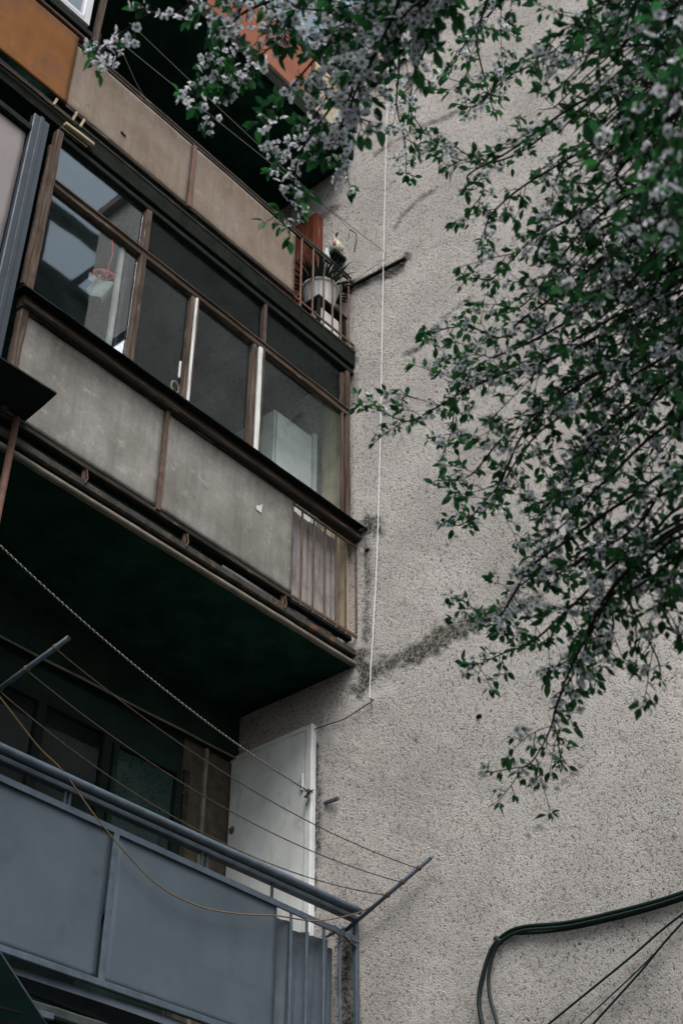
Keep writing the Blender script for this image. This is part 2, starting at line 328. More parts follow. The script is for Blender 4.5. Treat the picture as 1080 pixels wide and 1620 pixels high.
# rough side wall, stains and painted light falloff held as point attributes
ZT = 14.35; YE = -3.8
def build_side_wall():
    root = thing('building_wall', (0, -1.7, 0), 'tall pale roughcast side wall with dark mould streaks, right of the balconies', 'wall')
    y0, y1, z0, z1 = YE, 1.17, 3.2, ZT; ny = int((y1-y0)/.028); nz = int((z1-z0)/.028)
    Y, Z = np.meshgrid(np.linspace(y0, y1, ny+1), np.linspace(z0, z1, nz+1), indexing='ij')
    X = np.zeros_like(Y)
    rs = np.random.RandomState(3)
    def vn(sc, seed):       # smooth value noise
        r = np.random.RandomState(seed).rand(400, 700); a = (Y-y0)*sc; b = (Z-z0)*sc; i = a.astype(int); j = b.astype(int); u = a-i; v = b-j
        u = u*u*(3-2*u); v = v*v*(3-2*v)
        return (r[i, j]*(1-u)+r[i+1, j]*u)*(1-v)+(r[i, j+1]*(1-u)+r[i+1, j+1]*u)*v
    X = -.006*vn(3, 5) - .005*vn(9, 6) - .006*vn(28, 9)
    st = np.zeros_like(Y); ms = np.zeros_like(Y); pt = np.zeros_like(Y)
    def seg(px, r, k, A, soft=1.0):
        P = [hit(x, y, 0, 0) for x, y in px]
        for p, q in zip(P[:-1], P[1:]):
            ay, az, by, bz = p.y, p.z, q.y, q.z; L = (by-ay)**2+(bz-az)**2+1e-9
            t = np.clip(((Y-ay)*(by-ay)+(Z-az)*(bz-az))/L, 0, 1); d = np.hypot(Y-ay-t*(by-ay), Z-az-t*(bz-az))
            d = d + r*.8*(vn(10, 21)-.5) + r*1.0*(vn(30, 22)-.5)
            A[:] = np.maximum(A, k*np.clip(1.9*(1-d/(r*1.15)), 0, 1)**soft)
    seg([(572, 1085), (610, 1055), (680, 1022), (740, 990), (775, 975)], .075, 1.0, st)
    seg([(690, 1000), (745, 985)], .05, .9, ms); seg([(600, 1050), (680, 1010)], .04, .6, ms)
    seg([(850, 950), (800, 962), (770, 980)], .06, .8, st)
    seg([(572, 1040), (573, 1090)], .06, .85, st)
    seg([(572, 832), (592, 830), (598, 838)], .07, 1.0, st); seg([(580, 850), (582, 920), (580, 1010)], .035, .55, st)
    seg([(560, 452), (645, 408)], .055, .7, st); seg([(640, 408), (632, 430), (610, 440)], .05, .75, st)
    seg([(625, 362), (640, 338), (662, 318), (690, 300)], .035, .5, st); seg([(690, 520), (715, 495), (750, 468)], .03, .4, st); seg([(595, 245), (625, 225), (670, 200), (735, 175)], .035, .5, st)
    seg([(645, 560), (662, 552)], .05, .8, st); seg([(660, 552), (690, 535)], .03, .5, st)
    seg([(700, 505), (745, 470)], .03, .45, st); seg([(560, 600), (560, 640)], .05, .4, st)
    seg([(555, 560), (560, 575)], .07, .6, st); [seg([(a, b), (a+c, b-c*.9)], .006, .7, st) for a, b, c in ((880, 1250, 40), (940, 1230, 30), (690, 480, 30), (590, 700, 25), (700, 870, 30), (650, 1180, 22), (830, 1330, 26), (610, 300, 26))]
    seg([(500, 1180), (503, 1330), (500, 1440)], .03, .75, st); seg([(545, 1495), (550, 1620)], .06, .7, st)
    seg([(610, 640), (628, 628)], .02, .5, st); 
    seg([(530, 330), (500, 350)], .06, .5, st)
    seg([(590, 1100), (625, 1088)], .05, 1.0, pt); seg([(520, 1150), (535, 1170)], .04, .7, pt); seg([(500, 1330), (505, 1420)], .02, .7, pt)
    bl = np.clip((vn(1.6, 31)-.6)*2.2, 0, 1)*.12*vn(7, 32)*1.4; st = np.maximum(st, bl)
    lowz = np.clip((5.3-Z)/2.0, 0, 1)*.35*vn(5, 41); st = np.clip(np.maximum(st, lowz)*1.5, 0, 1)  # lower wall darkened towards the ground: light falloff painted in with the grime
    idx = np.arange((ny+1)*(nz+1)).reshape(ny+1, nz+1)
    F = np.stack([idx[:-1, :-1], idx[:-1, 1:], idx[1:, 1:], idx[1:, :-1]], -1).reshape(-1, 4)
    V = np.stack([X, Y+1.7, Z], -1).reshape(-1, 3)
    me = bpy.data.meshes.new('render_face'); me.vertices.add(len(V)); me.vertices.foreach_set('co', V.ravel())
    me.loops.add(F.size); me.loops.foreach_set('vertex_index', F.ravel()); me.polygons.add(len(F)); me.polygons.foreach_set('loop_start', np.arange(0, F.size, 4)); me.polygons.foreach_set('loop_total', np.full(len(F), 4))
    me.materials.append(M['rough']); me.update(); me.validate(); me.polygons.foreach_set('use_smooth', np.ones(len(F), bool))
    for nm, A in (('stain_shade', st), ('moss', ms), ('patch', pt)):
        a = me.attributes.new(nm, 'FLOAT', 'POINT'); a.data.foreach_set('value', A.ravel().astype(np.float32))
    o = bpy.data.objects.new('render_face', me); S.collection.objects.link(o); o.parent = root; o['_w'] = root['_w']
    MB().box((.02, YE, 0), (9, 8, ZT)).box((.0, YE, 0), (.02, 1.17, 3.2)).build('wall_core', 'conc', root)
    MB().box((-.10, YE-.1, ZT), (9.2, 8.2, ZT+.12)).build('roof_edge', 'conc', root)
    for k, (px, py) in enumerate([(777, 1093), (757, 1133), (700, 823), (580, 870)]):
        c = hit(px, py, 0, -.012); MB().ell(c, (.012, .022, .013), 8, 6).build('plug_hole', 'tar', root)
    # blue window high up on the wall, nearly hidden by the tree
    wn = MB().bar((-.03, -3.45, 10.85), (-.03, -3.45, 12.0), .07, .06).bar((-.03, -2.95, 10.85), (-.03, -2.95, 12.0), .07, .06).bar((-.03, -3.45, 12.0), (-.03, -2.95, 12.0), .07, .06).bar((-.03, -3.45, 10.85), (-.03, -2.95, 10.85), .07, .06).build('window', 'steel', root)
    wn['label'] = 'small blue framed window high on the wall behind the blossom'
    MB().box((-.02, -3.42, 10.88), (-.012, -2.98, 11.97)).build('pane', 'glassl', wn)
    # white utility door set into the side wall on the lower balcony
    dr = MB().box((-.05, .43, 4.0), (-.018, 1.14, 6.33)).build('door', 'white', root); dr['label'] = 'tall dirty white door on the side wall inside the lowest balcony'
    MB().bar((-.03, .395, 4.0), (-.03, .395, 6.36), .06, .05, (1, 0, 0), .0015).bar((-.03, .37, 6.35), (-.03, 1.15, 6.35), .05, .04, jit=.001).build('frame', 'white', dr)
    MB().tube([(-.062, .44, 5.88), (-.062, .44, 6.0)], .011).tube([(-.062, .44, 4.7), (-.062, .44, 4.82)], .011).build('hinge', 'whitep', dr)
    h = hit(372, 1309, 0, -.07); MB().ell((h.x, 1.10, h.z), (.012, .012, .012)).ell((-.052, 1.10, h.z), (.006, .022, .03)).build('handle', 'rust', dr)
    return root
side = build_side_wall()
# back wall of the recesses, with the parts seen inside the lowest balcony
fac = thing('building_facade', (-3, 1.3, 0), 'dark recessed back wall of the flats behind the balconies', 'facade')
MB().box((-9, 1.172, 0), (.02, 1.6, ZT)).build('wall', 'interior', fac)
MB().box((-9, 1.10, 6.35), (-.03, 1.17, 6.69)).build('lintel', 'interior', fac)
MB().tube([(-9+.3*k, 1.098, 6.352+.003*math.sin(k*2.3)) for k in range(31)], .008).build('lintel_edge', 'conc', fac)
def wframe(x0, x1, z0, z1, y, t, mat, parent, name='window', mids=()):
    mb = MB()
    for x in (x0, x1)+tuple(mids): mb.bar((x, y, z0), (x, y, z1), t, .05, (0, 1, 0), .001)
    for z in (z0, z1): mb.bar((x0+t/2, y, z), (x1-t/2, y, z), .046, t, jit=.001)
    return mb.build(name, mat, parent)
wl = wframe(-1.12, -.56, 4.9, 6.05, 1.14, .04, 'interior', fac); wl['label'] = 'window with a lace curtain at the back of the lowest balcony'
MB().box((-1.10, 1.155, 4.92), (-.58, 1.16, 6.03)).build('curtain', 'lace', wl)
MB().box((-1.10, 1.14, 4.92), (-.58, 1.143, 6.03)).build('pane', 'glassd', wl)
wl2 = wframe(-2.2, -1.2, 4.0, 6.1, 1.14, .07, 'tar', fac, mids=(-1.75,)); wl2['label'] = 'dark brown balcony window at the back of the lowest balcony'
MB().box((-2.17, 1.14, 4.05), (-1.22, 1.143, 6.06)).build('pane', 'glassd', wl2)
MB().bar((-.30, 1.15, 4.0), (-.30, 1.15, 6.34), .03, .035, (0, 1, 0), .0015).build('pipe', 'conc', fac)
MB().box((-.50, 1.158, 4.0), (-.02, 1.1715, 6.35)).build('lit_plaster_strip', 'plasterb', fac)  # lit right part of the brown back wall, its light put into a paler colour
MB().bar((-.47, 1.15, 4.0), (-.47, 1.15, 6.1), .05, .035, (0, 1, 0), .0015).build('door_jamb', 'dwood', fac)
# ================================================================== BALCONIES
X0 = -3.12
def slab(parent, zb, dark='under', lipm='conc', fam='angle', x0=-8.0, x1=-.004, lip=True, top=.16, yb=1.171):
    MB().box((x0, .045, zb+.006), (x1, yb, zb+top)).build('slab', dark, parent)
    if lip and lipm != 'conc':
        MB().bar((x0, .012, zb+.10), (x1, .012, zb+.10), .045, .19, jit=.0012, bev=.08).build('slab_fascia', fam, parent)
        MB().bar((x0, -.013, zb+.168), (x1, -.013, zb+.168), .008, .012, jit=.0006).build('drip_edge', 'angle', parent)
    elif lip:
        mb = MB()
        mb.bar((x0, .02, zb+.018), (x1, .02, zb+.018), .045, .034, jit=.0018, bev=.25)
        mb.build('drip_edge', lipm, parent)
        MB().bar((x0, .02, zb+.105), (x1, .02, zb+.105), .035, .055, jit=.0022, bev=.2).build('slab_fascia', fam, parent)
# ---- enclosed balcony (middle, the main one)
B2 = thing('balcony', (-1.56, 0, 6.7), 'enclosed balcony with grey boards below old brown wooden windows', 'balcony')
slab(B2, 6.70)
for a, b, lb in ((X0-.0, -1.945, 'left stained grey board of the enclosed balcony'), (-1.905, -.69, 'right grey board with a small white paint fleck')):
    panel('board', 'panel', B2, a, b, 6.95, 7.74, -.008, label=lb)
MB().bar((-1.925, -.006, 6.93), (-1.925, -.006, 7.75), .034, .03, (0, 1, 0), .001).build('board_joint', 'rust', B2)
MB().bar((X0-.05, .008, 6.925), (-.69, .008, 6.925), .03, .035, jit=.0012).build('lower_rail', 'dwood', B2)
MB().bar((X0-.05, .05, 6.93), (-.03, .05, 6.93), .05, .04, jit=.0012).build('lower_rail', 'tar', B2)
# brackets under the boards
for x in (-2.49, -1.66, -.75):
    MB().bar((x, .02, 6.835), (x, .02, 6.91), .028, .02, (0, 1, 0), .001).tube([(x, -.005, 6.80), (x+.012, -.008, 6.84), (x, -.005, 6.90)], .005).build('bracket', 'rust', B2)
# sill
MB().bar((X0-.04, -.018, 7.80), (.0-.008, -.018, 7.80), .075, .09, jit=.0022).build('sill_beam', 'dwood', B2)
MB().bar((X0-.04, -.052, 7.79), (-.008, -.052, 7.79), .012, .04, jit=.0016).build('sill_moulding', 'woodx', B2)
sf = MB(); nseg = 90
def felt(u, v):
    x = X0-.08 + (abs(X0)+.07)*u; wv = .014*mnoise.noise(Vector((x*3, 0, 3)))+.009*mnoise.noise(Vector((x*9, 1, 3)))
    y = .02 - .135*v; z = 7.868 + .006*mnoise.noise(Vector((x*4, v, 8))) - (.045+wv)*max(0, v-.75)*4 + .0
    return (min(x, -.006), y, z + wv*.5*v)
sf.sheet(felt, nseg, 8).build('felt_cover', 'tar', B2, True, .009)
MB().tube([(felt(k/nseg, .02)[0], .012, felt(k/nseg, .1)[2]+.012) for k in range(nseg+1)], .004, 5).build('felt_strip', 'lwire', B2)
# window woodwork (each light of the glazing is its own window)
def bz(x, z0, z1, w, d=.05, y=.022, mat='woodz', nm='mullion', jit=.0022, par=None):
    return MB().bar((x, y, z0), (x, y, z1), w, d, (0, 1, 0), jit).build(nm, mat, par or B2)
bz(-3.12, 6.95, 9.50, .055, .06, .0, 'woodz', 'corner_post', .004)
MB().bar((-3.165, -.012, 7.95), (-3.165, -.012, 9.30), .03, .03, (0, 1, 0), .004).build('post_batten', 'woodz', B2)
bz(-2.27, 7.88, 9.48, .055)
bz(-1.765, 7.88, 8.965, .075); bz(-1.765, 7.90, 8.955, .016, .02, -.008, 'white', 'glazing_bead')
bz(-1.14, 7.88, 8.965, .05); bz(-1.095, 7.88, 8.965, .035, .03, .0, 'white', 'glazing_bead'); bz(-1.055, 7.88, 9.48, .03, .05)
bz(-.085, 7.88, 9.46, .045, .05); bz(-.15, 7.90, 9.40, .02, .03, .015)
MB().bar((X0+.03, .02, 9.0), (-.09, .02, 9.0), .05, .055, jit=.0022).build('transom_rail', 'woodx', B2)
MB().bar((X0+.03, -.008, 9.028), (-.09, -.008, 9.028), .02, .014, jit=.001).build('transom_moulding', 'woodx', B2)
MB().bar((X0+.03, .02, 9.49), (-.02, .02, 9.49), .05, .05, jit=.002).build('head_rail', 'tar', B2)
wb = -2.40
MB().bar((-2.42, .06, 7.9), (-2.42, .06, 8.97), .035, .03, (0, 1, 0)).build('inner_frame', 'white', B2)
MB().bar((-2.36, .075, 7.9), (-2.36, .075, 8.97), .02, .03, (0, 1, 0)).build('inner_frame', 'steel', B2)
def pane(x0, x1, z0, z1, y, mat, par, yaw=0.0, tilt=0.0):
    o = MB().poly([(x0, y-yaw*(x1-x0)/2+tilt*(z0-z1)/2, z0), (x1, y+yaw*(x1-x0)/2+tilt*(z0-z1)/2, z0), (x1, y+yaw*(x1-x0)/2-tilt*(z0-z1)/2, z1), (x0, y-yaw*(x1-x0)/2-tilt*(z0-z1)/2, z1)], (0, .004, 0)).build('pane', mat, par)
    return o
for a, b, zz0, zz1, mt, yw in ((X0+.03, -2.30, 7.88, 8.97, 'glassl', 0), (-2.24, -1.80, 7.88, 8.97, 'glass', 0), (-1.73, -1.165, 7.88, 8.97, 'glass', 0), (-1.04, -.16, 7.88, 8.97, 'glass', 0),
                           (X0+.03, -2.30, 9.03, 9.46, 'glassl', 0), (-2.24, -1.07, 9.03, 9.46, 'glassd', 0), (-1.04, -.11, 9.03, 9.46, 'glassd', 0)):
    pane(a, b, zz0, zz1, .03, mt, B2, yw)
MB().bar((-1.85, .0, 8.12), (-1.85, .0, 8.27), .014, .012, (0, 1, 0)).build('latch', 'whitep', B2)
ringc = hit(277, 612, 1, .05); MB().tube([(ringc.x+.035*math.cos(a*.35), .05, ringc.z+.05*math.sin(a*.35)) for a in range(19)], .006, 6).build('pull_ring', 'cream', B2)
# inside: side lining and white cabinet
for k in range(5):
    MB().box((-.035-.004*(k % 2), .065+.052*k, 6.86), (-.012, .115+.052*k, 9.44)).build('lining_board', 'cream', B2)
cabm = MB().box((-.54, .37, 6.87), (-.09, .85, 8.95))
cabinet = thing('cabinet', (-.55, .6, 6.87), 'white cabinet standing inside the enclosed balcony behind the last pane', 'cabinet')
cabm.build('carcass', 'white', cabinet); MB().box((-.53, .345, 6.9), (-.13, .367, 8.92)).build('door', 'white', cabinet); MB().box((-.12, .335, 6.9), (-.075, .367, 8.97)).build('frame', 'whitep', cabinet)
# open end of the railing, with planks behind
px = -.69
for k in range(5):
    wd = [.135, .12, .14, .11, .07][k]
    MB().bar((px+wd/2, .09+.006*(k % 2), 6.80), (px+wd/2, .09+.006*(k % 2), 7.76), wd-.006, .018, (0, 1, 0), .0015).build('plank', 'plank', B2); px += wd
for x in (-.60, -.475, -.355, -.235, -.13, -.012):
    MB().tube([(x, -.005, 6.90 if x < -.05 else 6.97), (x+.002, -.005, 7.72)], .0085, 8).build('railing_bar', 'rust', B2)
MB().bar((-.70, -.005, 6.935), (-.01, -.005, 6.935), .012, .022, jit=.001).build('railing_foot', 'rust', B2)
MB().bar((-.70, -.008, 7.715), (-.01, -.008, 7.715), .014, .02, jit=.001).build('railing_head', 'rust', B2)
fl = hit(410, 803, 1, -.011); MB().poly([fl+Vector(v) for v in ((-.03, -.0, -.03), (.02, 0, -.035), (.03, 0, .05), (.005, 0, .02), (-.03, 0, .0))], (0, -.002, 0)).build('paint_fleck', 'whitep', B2)
# ---- balcony above (beige boards, pot, washing lines)
B3 = thing('balcony', (-1.56, 0, 9.55), 'open balcony with beige boards and washing lines above the enclosed one', 'balcony')
slab(B3, 9.55, lipm='tar', fam='slabface')
panel('board', 'beige', B3, X0+.01, -1.945, 9.83, 10.53, -.006); panel('board', 'beige', B3, -1.905, -.755, 9.83, 10.53, -.006)
MB().bar((-1.925, -.008, 9.82), (-1.925, -.008, 10.54), .034, .024, (0, 1, 0), .001).build('board_joint', 'brownpaint', B3)
MB().bar((X0, .005, 9.815), (-.74, .005, 9.815), .03, .03, jit=.001).build('lower_rail', 'dwood', B3)
for i, (z, y, mt) in enumerate(((10.555, .0, 'dwood'), (10.60, .02, 'angle'), (10.645, .03, 'dwood'), (10.69, .05, 'angle'))):
    MB().bar((X0-.03, y, z), (-.01, y, z), .018, .016, jit=.001).build('top_rail', mt, B3)
for x in (-.68, -.535, -.40, -.29, -.185, -.085):
    MB().tube([(x, -.005, 9.74), (x+.002, -.005, 10.55)], .0085, 8).build('railing_bar', 'brownpaint', B3)
MB().bar((-.75, -.005, 9.80), (-.02, -.005, 9.80), .014, .02, jit=.001).build('railing_foot', 'rust', B3)
MB().bar((X0, .03, 9.735), (-.01, .03, 9.735), .04, .03, jit=.002).build('floor_edge', 'tar', B3)
fl = hit(195, 212, 1, -.012); MB().bar(fl+Vector((-.02, 0, .008)), fl+Vector((.025, 0, -.004)), .012, .012).build('screw_head', 'angle', B3)
# red-brown cupboard leaf on the side wall
cb = thing('cupboard', (-.12, .4, 9.8), 'red-brown wooden cupboard against the side wall behind the flower pot', 'cupboard')
MB().box((-.10, .36, 9.76), (-.012, 1.12, 11.70)).build('carcass', 'redwood', cb)
MB().box((-.118, .37, 9.8), (-.102, .73, 11.68)).build('door', 'redwood', cb); MB().box((-.118, .737, 9.8), (-.102, 1.11, 11.68)).build('door', 'redwood', cb)
# flower pot on a stand
pc = Vector((-.25, .17, 10.13))
stand = thing('plant_stand', (pc.x, pc.y, 9.72), 'dark and white stand under the white flower pot behind the bars', 'stand')
MB().box((pc.x-.17, pc.y-.14, 10.10), (pc.x+.19, pc.y+.14, 10.125)).build('top', 'tar', stand)
for dx in (-.15, .17):
    for dy in (-.12, .12): MB().bar((pc.x+dx, pc.y+dy, 9.72), (pc.x+dx, pc.y+dy, 10.098), .03, .03, (0, 1, 0)).build('leg', 'tar', stand)
MB().box((pc.x-.10, pc.y-.105, 9.72), (pc.x+.12, pc.y+.1, 10.04)).build('box', 'pot', stand)
pot = thing('flower_pot', tuple(pc), 'white ribbed flower pot with dark strap leaved plant behind the railing bars', 'flower pot')
MB().lathe(pc, [(.10, 0), (.108, .02), (.14, .19), (.148, .24)], 44, .025).build('pot', 'pot', pot)
MB().lathe(pc+Vector((0, 0, .24)), [(.152, 0), (.163, .008), (.163, .03), (.148, .032), (.14, .002)], 40).build('rim', 'pot', pot, True)
MB().lathe(pc+Vector((0, 0, .22)), [(.139, 0), (.1, .025), (.01, .03)], 20).build('soil', 'bark', pot)
lv = MB()
for k in range(120):
    a = rnd.uniform(0, 6.283); L = rnd.uniform(.22, .42); w_ = rnd.uniform(.009, .016); out = Vector((math.cos(a), math.sin(a), 0)); sd_ = Vector((-math.sin(a), math.cos(a), 0))
    b0 = pc+Vector((0, 0, .24))+out*rnd.uniform(.01, .12); rise = rnd.uniform(.4, 1.0); i0 = len(lv.v); n = 8
    for j in range(n+1):
        t = j/n; p = b0 + out*(L*t*(.35+.5*(1-rise)*1.2+.4*t*(1.2-rise))) + Vector((0, 0, L*(rise*t - .75*t*t*(1.15-rise))));
        p.x = min(p.x, -.03) ; ww = w_*(1-t**2.2)+.001; lv.v += [tuple(p-sd_*ww), tuple(p+sd_*ww)]
    for j in range(n): q = i0+2*j; lv.f.append((q, q+1, q+3, q+2))
lv.build('leaves', 'plantleaf', pot, True)
# bird figurine on a small shelf
bs = Vector((-.10, .13, 10.95))
sh = thing('wall_shelf', tuple(bs), 'small dark bracket shelf on the wall above the balcony rail', 'shelf')
MB().box((bs.x-.06, bs.y-.05, bs.z-.035), (-.008, bs.y+.06, bs.z)).build('board', 'tar', sh)
MB().bar((-.02, bs.y, bs.z-.10), (bs.x-.02, bs.y, bs.z-.037), .03, .025).build('bracket', 'tar', sh)
MB().tube([(-.02, -.02, bs.z+.0), (-.02, -.05, bs.z+.16), (-.05, -.06, bs.z+.19), (-.12, -.055, bs.z+.17), (-.14, -.05, bs.z+.02)], .004, 5).build('wire_hoop', 'wire', sh)
bd = thing('bird_figurine', (bs.x-.02, bs.y, bs.z), 'pale green bird figurine with orange beak on the small wall shelf', 'figurine')
bb = Vector((bs.x-.02, bs.y-.02, bs.z))
MB().lathe(bb, [(.03, .0), (.05, .02), (.058, .06), (.05, .10), (.032, .135), (.028, .16), (.033, .185), (.027, .21), (.008, .222)], 18).build('body', 'bird', bd, True)
MB().ell(bb+Vector((-.045, -.028, .07)), (.018, .018, .04)).build('wing', 'pinkg', bd, True); MB().ell(bb+Vector((.05, -.03, .07)), (.016, .02, .038)).build('wing', 'pinkg', bd, True)
MB().tube([bb+Vector((-.02, -.025, .19)), bb+Vector((-.035, -.05, .185)), bb+Vector((-.042, -.066, .172))], [.014, .010, .003], 8).build('beak', 'beak', bd, True)
MB().ell(bb+Vector((-.01, -.005, .218)), (.012, .012, .014)).build('crest', 'beak', bd, True)
one(MB().lathe((bs.x-.06, .18, 10.86), [(.03, 0), (.035, .03), (.03, .09), (.012, .12), (.014, .15)], 14), 'bottle', 'cloth', 'small pale bottle beside the bird figurine', 'bottle', smooth=True)
# ---- top balcony
B4 = thing('balcony', (-1.56, 0, 12.25), 'top balcony with salmon pink boards half hidden behind blossom', 'balcony')
slab(B4, 12.25, lipm='tar', fam='slabface')
panel('board', 'pink', B4, X0, -1.6, 12.47, 13.2, -.006); panel('board', 'pink', B4, -1.56, -.55, 12.47, 13.2, -.006)
MB().bar((-1.58, -.006, 12.46), (-1.58, -.006, 13.2), .03, .024, (0, 1, 0), .001).build('board_joint', 'rust', B4)
for k, xx in enumerate((-.50, -.38, -.26)): MB().bar((xx, -.004, 12.42), (xx, -.004, 13.2), .115, .02, (0, 1, 0), .002).build('plank', 'cream', B4)
MB().bar((X0-.03, .0, 12.44), (-.02, .0, 12.44), .03, .03, jit=.001).build('lower_rail', 'dwood', B4)
for z, y in ((13.23, .0), (13.30, -.03), (13.36, 0)): MB().bar((X0-.03, y, z), (-.01, y, z), .03, .022, jit=.001).build('top_rail', 'dwood', B4)
MB().bar((-.13, -.01, 12.33), (-.13, -.01, 14.0), .07, .05, (0, 1, 0), .001).bar((-.05, -.01, 12.33), (-.05, -.01, 14.0), .05, .05, (0, 1, 0), .001).build('corner_post', 'bluerail', B4)
for xx in (-2.3, -1.2): MB().bar((xx, .01, 13.37), (xx, .01, 14.2), .07, .05, (0, 1, 0), .001).build('mullion', 'whitep', B4)
MB().box((X0, .03, 13.38), (-.15, .034, 14.2)).build('pane', 'glassl', B4)
MB().bar((X0, .01, 14.22), (-.05, .01, 14.22), .06, .06, jit=.001).build('head_rail', 'whitep', B4)
MB().box((-8, -.1, 14.36), (-.004, 1.6, 14.5)).build('roof_slab', 'under', B4)
# ---- lowest balcony (blue-grey)
B1 = thing('balcony', (-1.4, 0, 3.7), 'lowest balcony with blue-grey painted metal railing panels', 'balcony')
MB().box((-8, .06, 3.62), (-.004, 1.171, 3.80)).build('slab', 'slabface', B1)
MB().bar((-8, .035, 3.775), (-.004, .035, 3.775), .05, .055, jit=.002, bev=.2).build('slab_edge', 'greyedge', B1)
def blpanel(x0, x1, lb=None):
    return panel('railing_panel', 'blue', B1, x0, x1, 3.985, 4.785, .0, .006, 0.0001, lb, .003)
blpanel(-4.6, -2.0); blpanel(-1.95, -.735)
MB().bar((-4.6, -.012, 4.795), (-.03, -.012, 4.745), .014, .036, jit=.0006).build('panel_top_bar', 'bluerail', B1)
MB().bar((-1.975, -.012, 3.97), (-1.975, -.012, 4.78), .036, .014, (0, 1, 0), .0006).build('panel_strip', 'bluerail', B1)
MB().bar((-4.6, -.01, 3.965), (-.03, -.01, 3.965), .03, .035, jit=.0012).build('panel_foot_bar', 'bluerail', B1)
hr = MB()
hr.tube([(x, -.055, 4.905) for x in np.linspace(-4.6, -.06, 30)], .021, 12).build('handrail', 'bluerail', B1, True)
MB().tube([(x, .0, 4.935) for x in np.linspace(-4.6, -.06, 30)], .028, 12).build('handrail', 'bluerail', B1, True)
MB().bar((-4.6, .015, 4.885), (-.03, .015, 4.885), .05, .03).build('handrail_web', 'bluerail', B1)
for x in (-3.3, -2.32, -2.29, -1.34, -1.30, -.77):
    MB().bar((x, .01, 4.79), (x, .01, 4.875), .016, .014, (0, 1, 0)).build('stub_post', 'bluerail', B1)
for x in (-.62, -.485, -.335, -.19):
    MB().tube([(x, -.006, 3.96), (x, -.006, 4.765)], .0095, 8).build('railing_bar', 'bluerail', B1)
MB().bar((-.035, .0, 3.5), (-.035, .0, 4.86), .03, .03, (0, 1, 0), .0006).build('end_post', 'bluerail', B1)
def tarp(u, v):
    x = -.74 + .56*u; z = 4.70 - .74*v + .012*math.sin(u*11)*(1-v) - .02*u
    y = .055 + .022*math.sin(u*21+.6*v) + .010*math.sin(u*43+2*v)+.01*v
    return (x, y, z)
MB().sheet(tarp, 70, 12).build('tarpaulin', 'fabric', B1, True, .003)
def roll(u, v):
    x = -4.4 + 4.3*u; a = v*math.pi*1.6
    r = .06+.014*math.sin(x*3.1)
    return (x, .07-r*math.cos(a), 3.88+.01*math.sin(x*2)+r*math.sin(a))
MB().sheet(roll, 60, 14).build('rolled_tarpaulin', 'fabric', B1, True)
MB().bar((-.25, -.01, 4.77), (-.05, -.01, 4.70), .02, .014).bar((-.30, .02, 4.69), (-.12, .02, 4.80), .02, .014).build('brace', 'bluerail', B1)
wd_ = MB()
for k in range(16): # twisted wire ends where the line is tied
    c = Vector((-.28+.2*rnd.random(), -.01, 4.73)); wd_.tube([c, c+Vector((rnd.uniform(-.05, .05), rnd.uniform(-.03, .02), rnd.uniform(-.05, .05))), c+Vector((rnd.uniform(-.08, .08), rnd.uniform(-.03, .03), rnd.uniform(-.07, .06)))], .0028, 5)
wd_.build('wire_ends', 'wire', B1)
# ================================================================== NEIGHBOUR (left)
NB = thing('balcony', (-4.2, 0, 6.9), 'neighbouring glazed balcony with pinkish white panel and blue-grey metal frame at the left edge', 'balcony')
panel('panel', 'pinkwhite', NB, -6.0, -3.36, 7.2, 9.26, -.0, .02, .0001)
MB().bar((-3.285, -.01, 7.1), (-3.285, -.01, 9.46), .13, .05, (0, 1, 0)).bar((-3.29, -.04, 7.1), (-3.29, -.04, 9.46), .03, .015, (0, 1, 0)).build('frame_post', 'steel', NB)
MB().bar((-6, -.01, 9.30), (-3.35, -.01, 9.30), .05, .06).build('frame_head', 'tar', NB)
panel('board', 'panel', NB, -6.0, -3.2, 6.3, 7.18, .01)
NT = thing('balcony', (-4.3, 0, 9.6), 'neighbouring upper balcony with ochre board and white framed window, top left', 'balcony')
panel('board', 'orange', NT, -6.0, -3.125, 9.81, 10.60, -.02, .014, .05)
MB().bar((-6, -.02, 10.64), (-3.05, -.02, 10.64), .03, .03, jit=.0015).build('top_rail', 'rust', NT)
MB().bar((-6, -.03, 10.70), (-3.05, -.03, 10.70), .05, .06, jit=.001).build('window_sill', 'tar', NT)
wf = MB().bar((-3.115, -.03, 10.79), (-3.115, -.03, 12.0), .07, .05, (0, 1, 0)).bar((-6, -.03, 10.82), (-3.14, -.03, 10.82), .05, .05).bar((-6, -.052, 10.765), (-3.09, -.052, 10.765), .03, .02).build('window', 'whitep', NT)
MB().box((-6, -.028, 10.84), (-3.15, -.022, 12.0)).build('pane', 'glassl', wf)
MB().bar((-2.97, .02, 10.72), (-2.94, .02, 12.2), .05, .04, (0, 1, 0), .002).build('post', 'woodz', NT)
MB().bar((-3.0, -.03, 10.72), (-2.99, .9, 10.80), .03, .035, jit=.002).build('divider_rail', 'woodz', NT)
MB().box((-3.08, .06, 9.8), (-3.05, 1.17, 12.2)).build('divider', 'under', NT)
# broken timber at the slab edge between the two floors
bt = thing('broken_batten', (-3.05, -.03, 9.6), 'splintered pale wooden battens at the slab edge above the corner post', 'batten')
MB().bar((-3.75, -.03, 9.66), (-3.02, -.03, 9.665), .02, .02, jit=.004).build('long_batten', 'woodx', bt)
MB().bar((-3.11, -.035, 9.59), (-2.86, -.035, 9.60), .03, .028, jit=.003).build('short_batten', 'cream', bt)
MB().bar((-3.13, -.02, 9.54), (-2.9, -.02, 9.545), .02, .02, jit=.003).build('short_batten', 'woodx', bt)
for x, dz in ((-3.23, .06), (-3.06, .09), (-2.99, .08)):
    MB().bar((x, -.04, 9.67), (x+.015, -.05, 9.68+dz), .016, .012, (0, 1, 0), .002).build('splinter', 'cream', bt)
